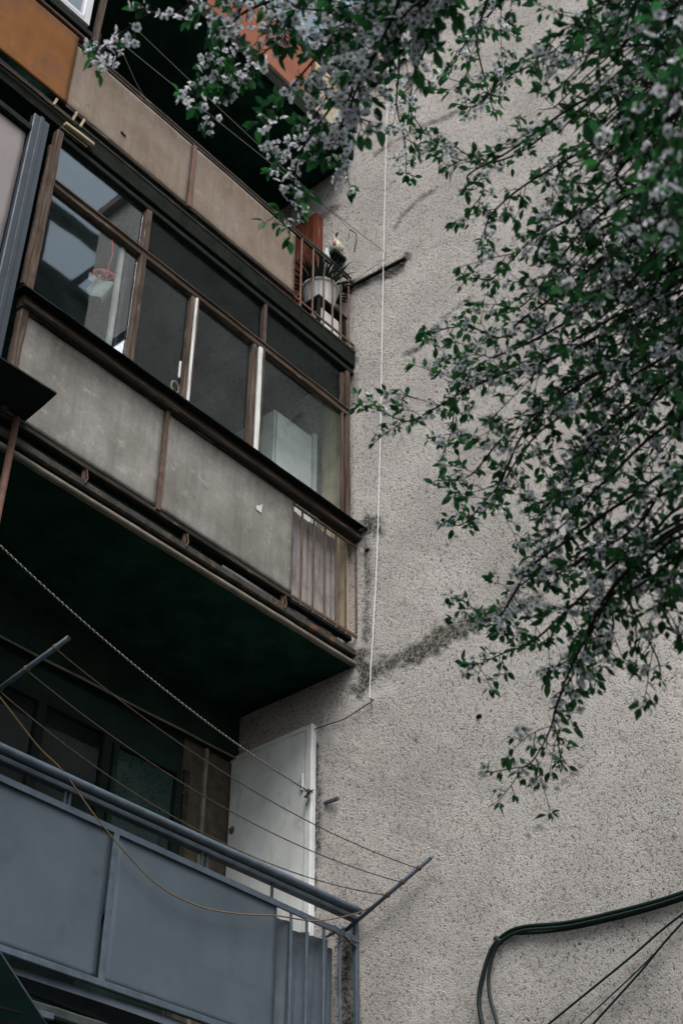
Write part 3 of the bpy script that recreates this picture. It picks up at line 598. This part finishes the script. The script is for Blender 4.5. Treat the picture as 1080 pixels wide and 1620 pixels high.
# dark metal awning and the brown pipe
aw = MB()
def awf(u, v):
    x = -6 + 3.03*u + .0; y = .0 - .31*v; z = 6.955 + .02*v*v + .006*math.sin(x*4) - .03*max(0, v-.9)*(1 if u < .97 else .3)
    if v > .95: x -= 0
    return (x - .02*v, y, z)
one(aw.sheet(awf, 60, 8), 'awning', 'tar', 'dark sheet metal awning jutting out at the left edge', 'awning', solid=.012)
one(MB().tube([(-3.035, -.01, 4.9), (-3.035, -.012, 6.0), (-3.03, -.01, 6.945)], .022, 12), 'pipe', 'brownpaint', 'thin rusty brown pipe under the dark awning', 'pipe', smooth=True)
# teal sheet canopy, bottom left corner
cn = thing('canopy', (-2.7, -.2, 3.75), 'teal glass canopy sheet with screws in the bottom left corner', 'canopy')
c0 = hit(68, 1612, 1, -.05); c1 = hit(0, 1508, 1, -.35); dlt = (c1-c0)
MB().poly([c0-dlt*.2, c1+dlt*.5, c1+dlt*.5+Vector((-1.6, 0, -.05)), c0-dlt*.2+Vector((-1.6, 0, -.05))], (0, .0, -.006)).build('sheet', 'tealp', cn)
MB().bar(c0-dlt*.2, c1+dlt*.5, .012, .012).build('edge_strip', 'bluerail', cn)
MB().bar(c0+Vector((-1.6, 0, -.09)), c0+Vector((.05, 0, .02)), .03, .03).build('support_bar', 'bluerail', cn)
for t in (.1, .62): MB().ell(c0+dlt*t+Vector((-.03, 0, .0)), (.008, .008, .01), 8, 6).build('screw', 'angle', cn)
# ================================================================== POLES, LINES, CABLES
def pole(a, b, label, rings):
    t = thing('clothesline_pole', tuple(a), label, 'pole', 'clothesline poles of the lowest balcony')
    a, b = Vector(a), Vector(b)
    MB().tube([a, a.lerp(b, .5), b], .013, 12).build('pipe', 'bluerail', t, True)
    MB().tube([b, b+(b-a).normalized()*.004], .009, 10).build('open_end', 'tar', t)
    pts = []
    for r in rings:
        p = a.lerp(b, r); d = (b-a).normalized(); u = d.orthogonal().normalized(); v = d.cross(u)
        MB().tube([p + d*(.004*k/6) + (u*math.cos(k*1.05)+v*math.sin(k*1.05))*.0165 for k in range(20)], .0032, 5).build('wire_loop', 'rust', t)
        pts.append(p)
    return pts
rp = pole((-.08, .08, 4.79), hit(680, 1358, 0, -.08), 'blue-grey pipe slanting out over the roughcast wall beside the railing end', (.52, .69, .87))
lp = pole((-2.85, .08, 5.20), hit(108, 1010, 0, -.0) if False else hit(109, 1009, 0, -2.85), 'short grey pipe end jutting out over the lowest balcony at the left edge', (.17, .50, .84))
def line_thing(pts, r, mat, label, cat='clothesline', name='clothesline', group=None, n=6): return one(MB().tube(pts, r, n), name, mat, label, cat, group, True)
labs = ('lower sagging clothesline, closest to the blue railing', 'middle sagging clothesline between the two pipes', 'upper thin clothesline running to the tip of the right pipe')
for i in range(3): line_thing(sag(lp[i], rp[i], (.20, .15, .13)[i], 40), .0032, ('wire', 'wire', 'wire')[i], labs[i], group='clotheslines of the lowest balcony')
# twisted pale rope from upper left down to the door frame
A = hit(-60, 805, 1, -.25); Bp = hit(488, 1252, 0, -.09); base = sag(A, Bp, .10, 760); rp_mb = MB(); nrope = 0
for ph in (0, math.pi):
    pts = []
    for k, p in enumerate(base):
        t = (base[min(k+1, 760)]-base[max(k-1, 0)]).normalized(); u = t.cross(UP).normalized(); v = t.cross(u); a = k*.72+ph
        pts.append(p+(u*math.cos(a)+v*math.sin(a))*.0034)
    rp_mb.tube(pts, .0032, 5); nrope = nrope or len(rp_mb.f)
for k in range(4):
    rp_mb.tube([Bp+Vector((rnd.uniform(-.02, .02), rnd.uniform(-.03, .03), rnd.uniform(-.04, .03))) for _ in range(5)], .0045, 5)
rp_mb.tube([Bp, Bp+Vector((.01, .01, -.05)), Bp+Vector((.0, .02, -.10))], .004, 5)
ro = one(rp_mb, 'rope', 'rope', 'pale twisted rope knotted at the white door frame', 'rope', smooth=True)
ro.data.materials.append(M['wire'])
for q in list(ro.data.polygons)[nrope:]: q.material_index = 1
yw = smoothpath([hit(x, y, 1, yy) for x, y, yy in ((-60, 1035, -.1), (0, 1103, -.1), (60, 1180, -.08), (100, 1220, -.07), (150, 1290, -.06), (200, 1350, -.05), (250, 1400, -.05), (310, 1432, -.05), (370, 1445, -.05), (440, 1449, -.05), (500, 1457, -.05), (560, 1446, -.06))] + [rp[0]+Vector((0, .12, -.04))], 6)
line_thing(yw, .0042, 'ywire', 'yellow-brown wire looping down across the blue panels', 'wire', 'wire')
# washing lines of the balcony above
for (x, y, xe, ye, yy, lb) in ((185, 62, 612, 402, -.2, 'lower pale washing line stretched in front of the beige boards'), (205, 36, 560, 368, -.2, 'upper pale washing line stretched in front of the beige boards')):
    a = hit(x, y, 1, yy); b = Vector((-.008, yy-.02, hit(xe, ye, 0, 0).z)); b.y = hit(xe, ye, 0, 0).y
    line_thing(sag(a, b, .02, 20), .0032, 'lwire', lb, group='washing lines of the balcony above', cat='washing line', name='washing_line')
line_thing([hit(195, 85, 1, -.2), hit(215, 130, 1, -.1), hit(238, 170, 1, -.03)], .0025, 'lwire', 'short thin cord tied down to the beige balcony rail', 'cord', 'cord')
br = thing('clothesline_bracket', tuple(hit(190, 60, 1, .0)), 'dark bracket holding the pale washing lines, upper left', 'bracket')
ba = hit(185, 62, 1, -.2); MB().bar((ba.x, .05, ba.z-.02), (ba.x, -.24, ba.z+.02), .02, .02).build('arm', 'tar', br)
MB().bar((ba.x, .03, 10.6), (ba.x, .03, ba.z+.3), .02, .02, (0, 1, 0)).build('upright', 'tar', br)
# long white hanging cable on the wall
line_thing(smoothpath([hit(x, y, 0, -.045) for x, y in ((617, -10), (611, 200), (606, 420), (603, 600), (600, 740), (596, 880), (591, 980), (586, 1060), (584, 1112))], 5), .0034, 'cordw', 'long white cord hanging down the roughcast wall', 'cord', 'cord')
wc = [hit(x, y, 0, -.03) for x, y in ((590, 1108), (575, 1118), (545, 1137), (520, 1146), (497, 1154), (470, 1167), (430, 1185), (385, 1200))]
cmb = MB().tube(smoothpath(wc, 4), .004, 5); p = wc[0]
for k in range(4): cmb.tube([p, p+Vector((-.01, rnd.uniform(-.04, .04), rnd.uniform(-.03, .03)))], .003, 5)
one(cmb, 'wire', 'wire', 'thin dark wire running from the white cord to the top of the white door', 'wire')
# stick poles on the wall
def stick(px0, px1, lb, r=.018):
    a = hit(*px0, 0, -.03); b = hit(*px1, 0, -.03)
    t = thing('wall_bracket_pole', tuple(a), lb, 'pole', 'dark poles fixed along the wall'); n = 10
    MB().tube([a.lerp(b, k/n)+Vector((rnd.gauss(0, .001), 0, rnd.gauss(0, .0015))) for k in range(n+1)], r, 9).build('pole', 'bark', t, True)
    MB().bar(a+Vector((.0, .03, 0)), a+Vector((.0, -.03, 0)), .05, .05).build('clamp', 'tar', t)
stick((548, 457), (641, 409), 'dark stick held against the roughcast wall beside the pot balcony'); stick((590, 133), (682, 60), 'dark pole on the wall behind the blossom near the top')
line_thing([hit(553, 448, 0, -.06), hit(615, 405, 0, -.05)], .0022, 'lwire', 'short thin wire above the dark stick', 'wire', 'wire')
# cables on the wall, lower right
def cab(px, r, lb, grp=None, x=-.03, nm='cable'):
    P = [hit(a, b, 0, x) for a, b in px]; return line_thing(smoothpath(P, 6), r, 'cable', lb, 'cable', nm, grp, 8)
top = [(1300, 1330), (1180, 1375), (1080, 1412), (1000, 1436), (900, 1459), (830, 1466)]
cab(top+[(800, 1477), (778, 1500), (764, 1540), (757, 1580), (762, 1620), (775, 1690), (800, 1800)], .012, 'thick black cable bending down at the far left of the bundle', 'black cables on the wall')
cab([(a, b+6) for a, b in top]+[(802, 1483), (784, 1500), (773, 1540), (774, 1575), (786, 1622), (800, 1700), (820, 1800)], .010, 'black cable bending down just right of the thick one', 'black cables on the wall', -.045)
cab([(a, b+11) for a, b in top]+[(808, 1478), (790, 1489)], .008, 'black cable lying under the bundle and ending at the bend', 'black cables on the wall', -.03)
cab([(1300, 1290), (1080, 1445), (990, 1520), (865, 1622), (760, 1710)], .0062, 'taut black cable, left of the three slanting to the bottom edge', 'slanting black cables', -.05)
cab([(1250, 1290), (1080, 1458), (1010, 1540), (936, 1622), (850, 1720)], .0060, 'taut black cable, right of the three slanting to the bottom edge', 'slanting black cables', -.05)
cab([(1040, 1503), (1000, 1543), (913, 1624), (820, 1712)], .0038, 'thinnest black wire between the two slanting cables', 'slanting black cables', -.04)
one(MB().tube([hit(788, 1487, 0, -.03)+Vector((0, a, b)) for a, b in ((-.02, -.02), (0, .0), (.02, .018))], .015, 8), 'cable_clip', 'angle', 'small pale clip where the black cable bundle bends', 'clip')
a = hit(513, 1271, 0, -.02); b = hit(535, 1263, 0, -.05)
one(MB().bar(a, b, .02, .022, jit=.001), 'metal_stub', 'bluerail', 'short blue-grey metal stub on the wall right of the white door', 'stub')
# red peg hanger with cloth behind the first pane
hg = Vector((-2.52, .16, 8.50)); hp = hit(168, 445, 1, .16)
hn = thing('peg_hanger', tuple(hp), 'round red plastic peg hanger behind the left window pane', 'hanger')
mb = MB()
mb.tube([hp+Vector((.11*math.cos(k*.3142), .08*math.sin(k*.3142), 0)) for k in range(21)], .014, 8)
mb.tube([hp+Vector((-.11, 0, 0)), hp+Vector((.11, 0, 0))], .011, 6); mb.tube([hp+Vector((0, -.08, 0)), hp+Vector((0, .08, 0))], .007, 6)
mb.build('ring', 'red', hn, True)
MB().tube([hp, hp+Vector((0, 0, .1)), hp+Vector((.02, 0, .3)), hp+Vector((0, 0, .42))], .005, 6).build('hook', 'red', hn, True)
for k in range(8):
    a = k*math.pi/4+.2; c = hp+Vector((.11*math.cos(a), .08*math.sin(a), 0))
    MB().tube([c+Vector((.018*math.cos(j*.7), 0, -.018+.022*math.sin(j*.7))) for j in range(10)], .009, 6).build('peg', 'red', hn, True)
def clothf(u, v): return hp+Vector((-.09+.15*u-.09*v, -.05+.02*math.sin(u*7), -.035-.22*v-.02*math.sin(u*3)))
one(MB().sheet(clothf, 14, 14), 'cloth', 'cloth', 'pale grey-green cloth hanging from the red peg hanger', 'cloth', smooth=True, solid=.002)
one(MB().sheet(lambda u, v: hp+Vector((.08+.06*u+.02*v, .02, -.04-.17*v)), 6, 8), 'cloth', 'cloth', 'narrow pale cloth strip hanging right of the larger cloth', 'cloth', smooth=True, solid=.002)
one(MB().box(hp+Vector((-.155, -.02, -.12)), hp+Vector((-.10, -.01, -.05))), 'paper_tag', 'whitep', 'small white tag hanging left of the red hanger', 'tag')
# ================================================================== building across the street (seen mirrored in the panes)
ob = thing('apartment_building', (4, -17, 0), 'dark block of flats across the yard, mirrored in the left window pane', 'building')
MB().box((4.2, -26, 0), (26, -17, 29.2)).build('wall', 'opp', ob)
MB().box((4.0, -26, 29.2), (26.2, -16.8, 29.5)).build('roof', 'opp', ob)
MB().bar((4.5, -16.9, 31.6), (20, -16.9, 31.6), .35, .35).bar((7.2, -16.9, 29.5), (7.2, -16.9, 31.6), .25, .25, (0, 1, 0)).bar((8.4, -16.9, 29.5), (9.6, -16.9, 31.6), .2, .2, (0, 1, 0)).bar((10.5, -16.9, 29.5), (9.7, -16.9, 31.6), .2, .2, (0, 1, 0)).build('roof_frame', 'opp', ob)
for r in range(8):
    for c in range(8):
        if c % 2 == 0: MB().box((5+c*2.6, -17.03, 2+r*3.3), (6.4+c*2.6, -16.99, 3.6+r*3.3)).build('window', 'glassl', ob)
for k, (a, b) in enumerate((((.3, -3.3, 14.6), (9.5, -16.9, 30.0)), ((.6, -3.5, 14.6), (10.6, -16.9, 30.2)))):
    line_thing(sag(a, b, .9, 30), .03, 'cable', ('upper', 'lower')[k]+' overhead wire from the wall top to the far roof, mirrored in the left pane', 'wire', 'overhead_wire')
#TREE
# ================================================================== BLOSSOMING TREE (trunk stands off to the right of the picture)
def build_tree():
    R = random.Random(11)
    tr = thing('blossoming_tree', (-3.3, -6.9, 0), 'plum tree with white blossom and fresh green leaves overhanging from the right', 'tree')
    hub = {'a': at(1330, 820, 3.0), 'b': at(1330, 330, 3.3), 'c': at(1180, -180, 3.5), 'd': at(760, -330, 3.2), 'e': at(420, -300, 3.4), 'f': at(1280, 60, 2.2)}
    T0 = Vector((-3.3, -6.9, 0)); fork = Vector((-3.45, -6.75, 2.1))
    MB().tube(smoothpath([T0+Vector((0, 0, -.1)), T0+Vector((.02, .03, .5)), T0+Vector((-.06, .06, 1.2)), fork, fork+Vector((-.05, .1, .7))], 5), [.17-.004*k for k in range(21)], 14).build('trunk', 'bark', tr, True)
    for k, (nm, h) in enumerate(hub.items()):
        m1 = fork.lerp(h, .4)+Vector((R.uniform(-.1, .1), R.uniform(-.1, .1), .15)); m2 = fork.lerp(h, .75)+Vector((R.uniform(-.1, .1), R.uniform(-.1, .1), .12))
        P = smoothpath([fork, m1, m2, h], 6); MB().tube(P, [.075-.055*i/(len(P)-1) for i in range(len(P))], 10).build('limb', 'bark', tr, True)
    fs = [1.0]; twig = MB(); LV = []; FL = []          # leaf: (pos, dir, normal, len, tone)   flower: (pos, normal, r, tone)
    def rv(s=1): return Vector((R.gauss(0, s), R.gauss(0, s), R.gauss(0, s)))
    def leaf(p, d, L):
        d = (d+Vector((0, 0, -.12))).normalized(); n = (Vector((0, 0, 1))+rv(.55)); n = (n-d*n.dot(d)).normalized()
        LV.append((p, d, n, L, R.random()))
    def rosette(p, d, k, L):
        for _ in range(k): leaf(p+rv(.003), d*.9+rv(.62), L*R.uniform(.45, 1.1)*(1 if fs[0] > .9 else .84))
    def flowers(p, k):
        for _ in range(k):
            o = rv(1).normalized(); o.z = o.z*.8-.1; c = p+o*R.uniform(.012, .028)
            FL.append((c, (o+rv(.45)).normalized(), R.uniform(.0115, .0150)*fs[0], R.random(), p))
    def dress(P, f0, f1, dens, LF, lfr):
        """short spurs carrying flowers or leaf tufts between fractions f0..f1 of the path"""
        acc = 0; n = len(P)
        tot = sum((P[i+1]-P[i]).length for i in range(n-1)) + 1e-6; run = 0
        for i in range(n-1):
            seg = P[i+1]-P[i]; L = seg.length; run += L; acc += L; fr = run/tot
            if fr < f0 or fr > f1: acc = min(acc, .01); continue
            while acc > dens:
                acc -= dens*R.uniform(.6, 1.4); p = P[i].lerp(P[i+1], R.random()); d = seg.normalized()
                o = rv(1); o = (o-d*o.dot(d)).normalized(); q = p+(o*.7+d*.6).normalized()*R.uniform(.008, .035)
                twig.tube([p, q], [.0016, .0011], 4, False)
                if R.random() < LF: flowers(q, R.choice((2, 3, 3, 4)))
                if R.random() < lfr: rosette(q, (o*.5+d*.7).normalized(), R.choice((2, 3, 3, 4, 5)), .033)
    def shoot(P, r0, r1, LF, lfr, f0=.0, sub=1, dens=.022, sl=.20):
        n = len(P); twig.tube(P, [r0+(r1-r0)*i/(n-1) for i in range(n)], 6 if r0 > .003 else 4, False)
        dress(P, f0, 1, dens, LF, lfr)
        rosette(P[-1], (P[-1]-P[-2]).normalized(), R.choice((4, 5, 6)), .040)
        if sub <= 0: return
        k = 0; run = 0; tot = sum((P[i+1]-P[i]).length for i in range(n-1)); nxt = tot*f0+.02
        for i in range(n-1):
            seg = P[i+1]-P[i]; run += seg.length
            if run > nxt and run < tot*.93:
                nxt = run + R.uniform(.10, .19); d = seg.normalized(); o = rv(1); o = (o-d*o.dot(d)).normalized()
                L = sl*R.uniform(.35, 1.1)*(1-.55*run/tot); e = (d*.8+o*.75).normalized(); q = P[i]; PP = [q]
                for j in range(5):
                    e = (e+rv(.10)+Vector((0, 0, -.05))).normalized(); q = q+e*L/5; PP.append(q)
                shoot(PP, max(.0014, r1*.9), .0009, LF, lfr, .1, sub-1, dens, sl*.6)
    def path(px, d0, d1, hubk=None, jit=.01):
        """pixels run from tip to root; d0 = distance of the tip, d1 = of the last pixel"""
        n = len(px); P = [at(x, y, d0+(d1-d0)*i/(n-1))+rv(jit)*(0 if i == 0 else 1) for i, (x, y) in enumerate(px)]
        P = P[::-1]; 
        if hubk: P = [hub[hubk]]+P
        return smoothpath(P, 7)
    # hand placed outer branches (tip first) : points, tip distance, root distance, hub, flower chance, leaf chance, first dressed fraction
    MAIN = [
     ([(158, 112), (172, 80), (200, 55), (235, 25), (275, 5), (340, -60)], 3.9, 3.6, 'e', .95, .25, .25),
     ([(312, 165), (303, 130), (325, 100), (345, 60), (390, 20), (450, -50)], 3.9, 3.5, 'e', .95, .4, .25),
     ([(330, 190), (350, 140), (372, 95), (380, 40), (400, -60)], 3.9, 3.6, 'e', .95, .45, .25),
     ([(372, 135), (400, 100), (440, 60), (480, 10), (520, -60)], 3.8, 3.5, 'e', .9, .4, .2),
     ([(410, 195), (440, 165), (470, 130), (520, 70), (580, 10), (640, -60)], 3.8, 3.4, 'd', .95, .35, .2),
     ([(458, 378), (465, 335), (470, 300), (480, 250), (500, 200), (535, 140), (590, 70), (660, -40)], 3.9, 3.3, 'd', .95, .35, .2),
     ([(430, 270), (455, 240), (480, 205), (515, 150), (570, 80), (640, 10), (690, -60)], 3.9, 3.3, 'd', .95, .3, .2),
     ([(552, 292), (545, 255), (530, 225), (540, 170), (580, 110), (630, 50), (700, -50)], 3.7, 3.2, 'd', .95, .35, .2),
     ([(500, 250), (520, 215), (550, 170), (600, 110), (680, 40), (760, -50)], 3.7, 3.2, 'd', .95, .3, .2),
     ([(600, 205), (585, 190), (560, 180), (570, 130), (610, 60), (640, -60)], 3.5, 3.2, 'd', .9, .4, .2),
     ([(642, 275), (640, 230), (637, 180), (637, 120), (638, 50), (640, -60)], 3.5, 3.1, 'd', .95, .4, .15),
     ([(668, 205), (650, 175), (655, 120), (680, 60), (700, -50)], 3.4, 3.1, 'd', .85, .5, .2),
     ([(420, 10), (470, 20), (530, 10), (600, -10), (680, -60)], 3.7, 3.3, 'd', .8, .5, .2),
     ([(480, 60), (530, 50), (580, 30), (650, 0), (720, -60)], 3.6, 3.2, 'd', .9, .4, .2),
     ([(560, 90), (610, 70), (650, 30), (720, -40)], 3.4, 3.1, 'd', .9, .4, .2),
     ([(712, 110), (735, 75), (760, 40), (800, -40)], 3.2, 3.0, 'd', .6, .8, .1),
     ([(745, 330), (760, 300), (748, 280), (800, 240), (900, 170), (1080, 60)], 3.1, 2.6, 'c', .6, .8, .1),
     ([(692, 240), (720, 250), (760, 262), (820, 250), (900, 200), (1000, 120), (1130, 20)], 3.2, 2.6, 'c', .8, .75, .1),
     ([(722, 165), (760, 160), (800, 130), (870, 90), (960, 30), (1080, -60)], 3.1, 2.7, 'c', .7, .8, .15),
     ([(780, 175), (765, 130), (755, 70), (760, 10), (790, -60)], 3.2, 2.9, 'd', .6, .8, .15),
     ([(745, 430), (775, 440), (800, 420), (850, 380), (930, 310), (1100, 180)], 3.1, 2.6, 'b', .6, .85, .1),
     ([(755, 395), (770, 370), (780, 330), (830, 300), (940, 230), (1090, 120)], 3.0, 2.6, 'c', .6, .85, .1),
     ([(672, 535), (700, 525), (745, 520), (790, 530), (830, 505), (900, 450), (1000, 380), (1130, 300)], 3.2, 2.5, 'b', .5, .9, .05),
     ([(790, 500), (830, 480), (880, 420), (960, 350), (1100, 260)], 3.0, 2.5, 'b', .5, .8, .1),
     ([(565, 640), (600, 650), (640, 660), (675, 652), (720, 632), (790, 590), (880, 560), (990, 500), (1120, 420)], 3.2, 2.4, 'b', .65, .85, .05),
     ([(690, 570), (715, 590), (730, 610), (780, 575), (860, 560), (980, 500), (1120, 430)], 3.2, 2.4, 'b', .8, .75, .1),
     ([(688, 768), (715, 758), (740, 745), (780, 705), (830, 660), (900, 610), (1000, 560), (1130, 500)], 3.1, 2.4, 'b', .75, .75, .05),
     ([(700, 720), (720, 670), (722, 620), (760, 580), (850, 530), (980, 460), (1130, 400)], 3.2, 2.4, 'b', .7, .8, .1),
     ([(708, 828), (735, 820), (765, 795), (790, 760), (820, 700), (870, 640), (950, 580), (1110, 500)], 3.0, 2.4, 'b', .55, .8, .0),
     ([(780, 800), (785, 780), (800, 740), (850, 680), (940, 610), (1110, 540)], 3.0, 2.4, 'b', .5, .85, .05),
     ([(712, 945), (735, 960), (765, 972), (800, 975), (812, 930), (840, 890), (900, 840), (980, 790), (1110, 720)], 3.0, 2.3, 'a', .6, .8, .05),
     ([(732, 1048), (760, 1050), (800, 1040), (845, 1020), (880, 980), (920, 940), (990, 890), (1110, 820)], 3.0, 2.3, 'a', .5, .85, .05),
     ([(788, 1000), (805, 960), (840, 920), (900, 880), (980, 830), (1110, 760)], 3.0, 2.3, 'a', .6, .8, .05),
     ([(775, 1222), (812, 1218), (845, 1200), (872, 1170), (885, 1120), (900, 1060), (925, 1000), (960, 950), (1000, 890), (1110, 820)], 2.9, 2.2, 'a', .55, .75, .0),
     ([(888, 1215), (878, 1180), (880, 1130), (905, 1050), (940, 980), (1000, 900), (1110, 830)], 2.9, 2.2, 'a', .4, .6, .3),
     ([(860, 1060), (880, 1040), (915, 1020), (950, 960), (1010, 900), (1110, 840)], 2.9, 2.2, 'a', .5, .85, .05),
     ([(1045, 1075), (1040, 1030), (1015, 985), (990, 930), (1010, 870), (1110, 790)], 2.6, 2.2, 'a', .4, .85, .0),
     ([(1072, 1010), (1065, 960), (1070, 900), (1120, 820)], 2.4, 2.2, 'a', .6, .8, .0),
     ([(848, 820), (870, 800), (900, 760), (950, 700), (1020, 640), (1120, 580)], 2.8, 2.3, 'a', .6, .8, .0),
     ([(842, 860), (870, 850), (910, 810), (970, 750), (1110, 660)], 2.8, 2.3, 'a', .6, .8, .0),
     ([(850, 720), (880, 740), (930, 700), (1000, 640), (1120, 560)], 2.8, 2.3, 'b', .6, .7, .1),
     ([(840, 905), (880, 900), (930, 870), (1000, 820), (1110, 740)], 2.7, 2.2, 'a', .6, .8, .0),
     ([(930, 1050), (950, 1010), (980, 960), (1040, 900), (1130, 840)], 2.6, 2.2, 'a', .5, .8, .0)]
    for px, d0, d1, hk, LF, lf, f0 in MAIN:
        left = px[0][0] < 620 and px[0][1] < 400
        if not left: d0, d1 = d0*1.33, d1*1.28
        fs[0] = .92 if left else .78
        if left: LF *= .85; lf *= 1.1
        if not left: LF *= .6; lf = min(1, lf*1.15)
        shoot(path(px, d0, d1, hk), .0046, .0014, LF, lf, max(f0, .25), 2 if left else 1, .032 if left else .034, .17 if left else .30)
    # inner mass: many thin drooping shoots
    def lim(y):
        T = [(0, 735), (100, 800), (200, 860), (300, 800), (400, 810), (500, 850), (560, 780), (650, 780), (720, 820), (800, 880), (900, 890), (960, 940), (1030, 1010)]
        for (a, xa), (b, xb) in zip(T[:-1], T[1:]):
            if a <= y <= b: return xa+(xb-xa)*(y-a)/(b-a)
        return 1060
    cnt = 0
    while cnt < 80:
        y = R.uniform(-20, 1000); x = R.uniform(740, 1130)
        if x < lim(max(0, y))+20 or R.random() > (1.0 if y < 560 else .3): continue
        cnt += 1; D = R.uniform(3.0, 4.1) if R.random() < .9 else R.uniform(2.1, 2.5); Ln = R.uniform(140, 330); px = [(x, y)]; ang = math.radians(R.uniform(20, 62)); X, Y = x, y
        for j in range(5):
            ang += R.gauss(0, .13); X += math.cos(ang)*Ln/4; Y -= math.sin(ang)*Ln/4; px.append((X, Y))
        hk = 'f' if D < 2.6 else 'a' if y > 700 else 'b' if y > 380 else 'c'
        shoot(path(px, D, D-.15, hk, .015), .0034, .0012, .36, 1.0, .3, 1, .036, .24)
    for _ in range(90):     # bare thin twigs crossing in the depth of the crown
        x = R.uniform(860, 1080); y = R.uniform(120, 560); D = R.uniform(2.9, 3.6)
        px = [(x, y)]; ang = math.radians(R.uniform(28, 52)); X, Y = x, y
        for j in range(4): ang += R.gauss(0, .08); X += math.cos(ang)*80; Y -= math.sin(ang)*80; px.append((X, Y))
        P = path(px, D, D-.05, None, .01); twig.tube(P, [.0018]*len(P), 4, False)
    # crown above and beyond the frame, on the tree's other sides
    for _ in range(60):
        hpt = hub[R.choice('abcdef')]; e = (Vector((R.uniform(-.5, 1), R.uniform(-1, .2), R.uniform(.1, 1)))).normalized(); q = hpt; PP = [q]; L = R.uniform(.6, 1.3)
        bad = False
        for j in range(8):
            e = (e+rv(.12)+Vector((0, 0, -.05))).normalized(); q = q+e*L/8; PP.append(q)
            v = q-CAM; z = v.dot(FW)
            if z > 0 and abs(v.dot(RT)/z*2200) < 620 and abs(v.dot(VV)/z*2200) < 880: bad = True
        if not bad: shoot(PP, .006, .0015, .6, .7, .15, 1, .035, .3)
    twig.build('branch', 'bark', tr, True)
    def mk(name, V, F, A, mat):
        me = bpy.data.meshes.new(name); V = np.array(V, np.float32); off = np.array(tr['_w'], np.float32)
        V = V-off; F = np.array(F, np.int32); me.vertices.add(len(V)); me.vertices.foreach_set('co', V.ravel())
        k = F.shape[1]; me.loops.add(F.size); me.loops.foreach_set('vertex_index', F.ravel()); me.polygons.add(len(F)); me.polygons.foreach_set('loop_start', np.arange(0, F.size, k)); me.polygons.foreach_set('loop_total', np.full(len(F), k))
        me.materials.append(M[mat]); me.update(); me.polygons.foreach_set('use_smooth', np.ones(len(F), bool))
        if A is not None: a = me.attributes.new('tone', 'FLOAT', 'POINT'); a.data.foreach_set('value', np.array(A, np.float32))
        o = bpy.data.objects.new(name, me); S.collection.objects.link(o); o.parent = tr; o['_w'] = tr['_w']; return o
    # leaves: folded pointed ovals, 12 vertices in three columns
    prof = ((0, .0), (.14, .14), (.36, .24), (.6, .23), (.82, .12), (1, .0))
    V = []; F = []; A = []
    for p, d, n, L, t in LV:
        sd_ = d.cross(n); i = len(V); pet = .2*L; cv = R.uniform(.05, .3)
        for u, wd in prof:
            c = p+d*(pet+u*L) - n*(cv*L*u*u); fold = n*(wd*L*.35)
            for s_ in (-1, 0, 1): V.append(tuple(c+sd_*(s_*wd*L)+(fold if s_ else Vector()))); A.append(t)
        for k in range(5):
            for s_ in (0, 1): q = i+k*3+s_; F.append((q, q+1, q+4, q+3))
        j = len(V); V += [tuple(p-sd_*.0006), tuple(p+sd_*.0006), tuple(p+d*pet+sd_*.0006), tuple(p+d*pet-sd_*.0006)]; A += [t]*4; F.append((j, j+1, j+2, j+3))
    mk('leaves', V, F, A, 'leaf')['kind'] = 'stuff'
    V = []; F = []; A = []; V2 = []; F2 = []; V3 = []; F3 = []
    for c, n, r, t, p in FL:
        u = n.orthogonal().normalized(); v = n.cross(u); rot = R.random()*6.28; cup = R.uniform(.1, .6)
        for k in range(5):
            if R.random() < .06: continue
            a = rot+k*1.2566; d = u*math.cos(a)+v*math.sin(a); s_ = n.cross(d); i = len(V); tw = R.gauss(0, .12)
            for uu, ww in ((.10, .08), (.42, .34), (.72, .43), (.95, .28), (1.0, .0)):
                cc = c+d*(r*uu)+n*(r*cup*uu*uu)
                V += [tuple(cc-s_*(ww*r)+n*(tw*ww*r+.06*r)), tuple(cc-n*.04*r), tuple(cc+s_*(ww*r)-n*(tw*ww*r-.06*r))]; A += [t]*3
            for q_ in range(4):
                for m_ in (0, 1): q = i+q_*3+m_; F.append((q, q+1, q+4, q+3))
        i = len(V2)      # stamens: a little star of dark threads, and the calyx behind
        for k in range(7):
            a = rot+k*.9; d = (u*math.cos(a)+v*math.sin(a)); e = c+d*(r*.36)+n*(r*.42); s_ = n.cross(d)*(r*.05)
            j = len(V2); V2 += [tuple(c-s_), tuple(c+s_), tuple(e+s_*1.5), tuple(e-s_*1.5)]; F2.append((j, j+1, j+2, j+3))
        b = c-n*(r*.10)
        for k in range(5):
            a = rot+.63+k*1.2566; d = u*math.cos(a)+v*math.sin(a); s_ = n.cross(d)*(r*.10); j = len(V2)
            V2 += [tuple(b-s_), tuple(b+s_), tuple(b+d*r*.34+s_*.4), tuple(b+d*r*.34-s_*.4)]; F2.append((j, j+1, j+2, j+3))
        s_ = (c-p).cross(UP); s_ = s_.normalized()*.0005 if s_.length > 1e-6 else Vector((.0005, 0, 0)); j = len(V3)
        V3 += [tuple(p-s_), tuple(p+s_), tuple(b+s_), tuple(b-s_)]; F3.append((j, j+1, j+2, j+3))
    mk('blossom', V, F, A, 'petal')['kind'] = 'stuff'; mk('stamens', V2, F2, None, 'stamen')['kind'] = 'stuff'
    mk('flower_stalks', V3, F3, [.8]*len(V3), 'leaf')['kind'] = 'stuff'
    print('TREE leaves', len(LV), 'flowers', len(FL))
build_tree()
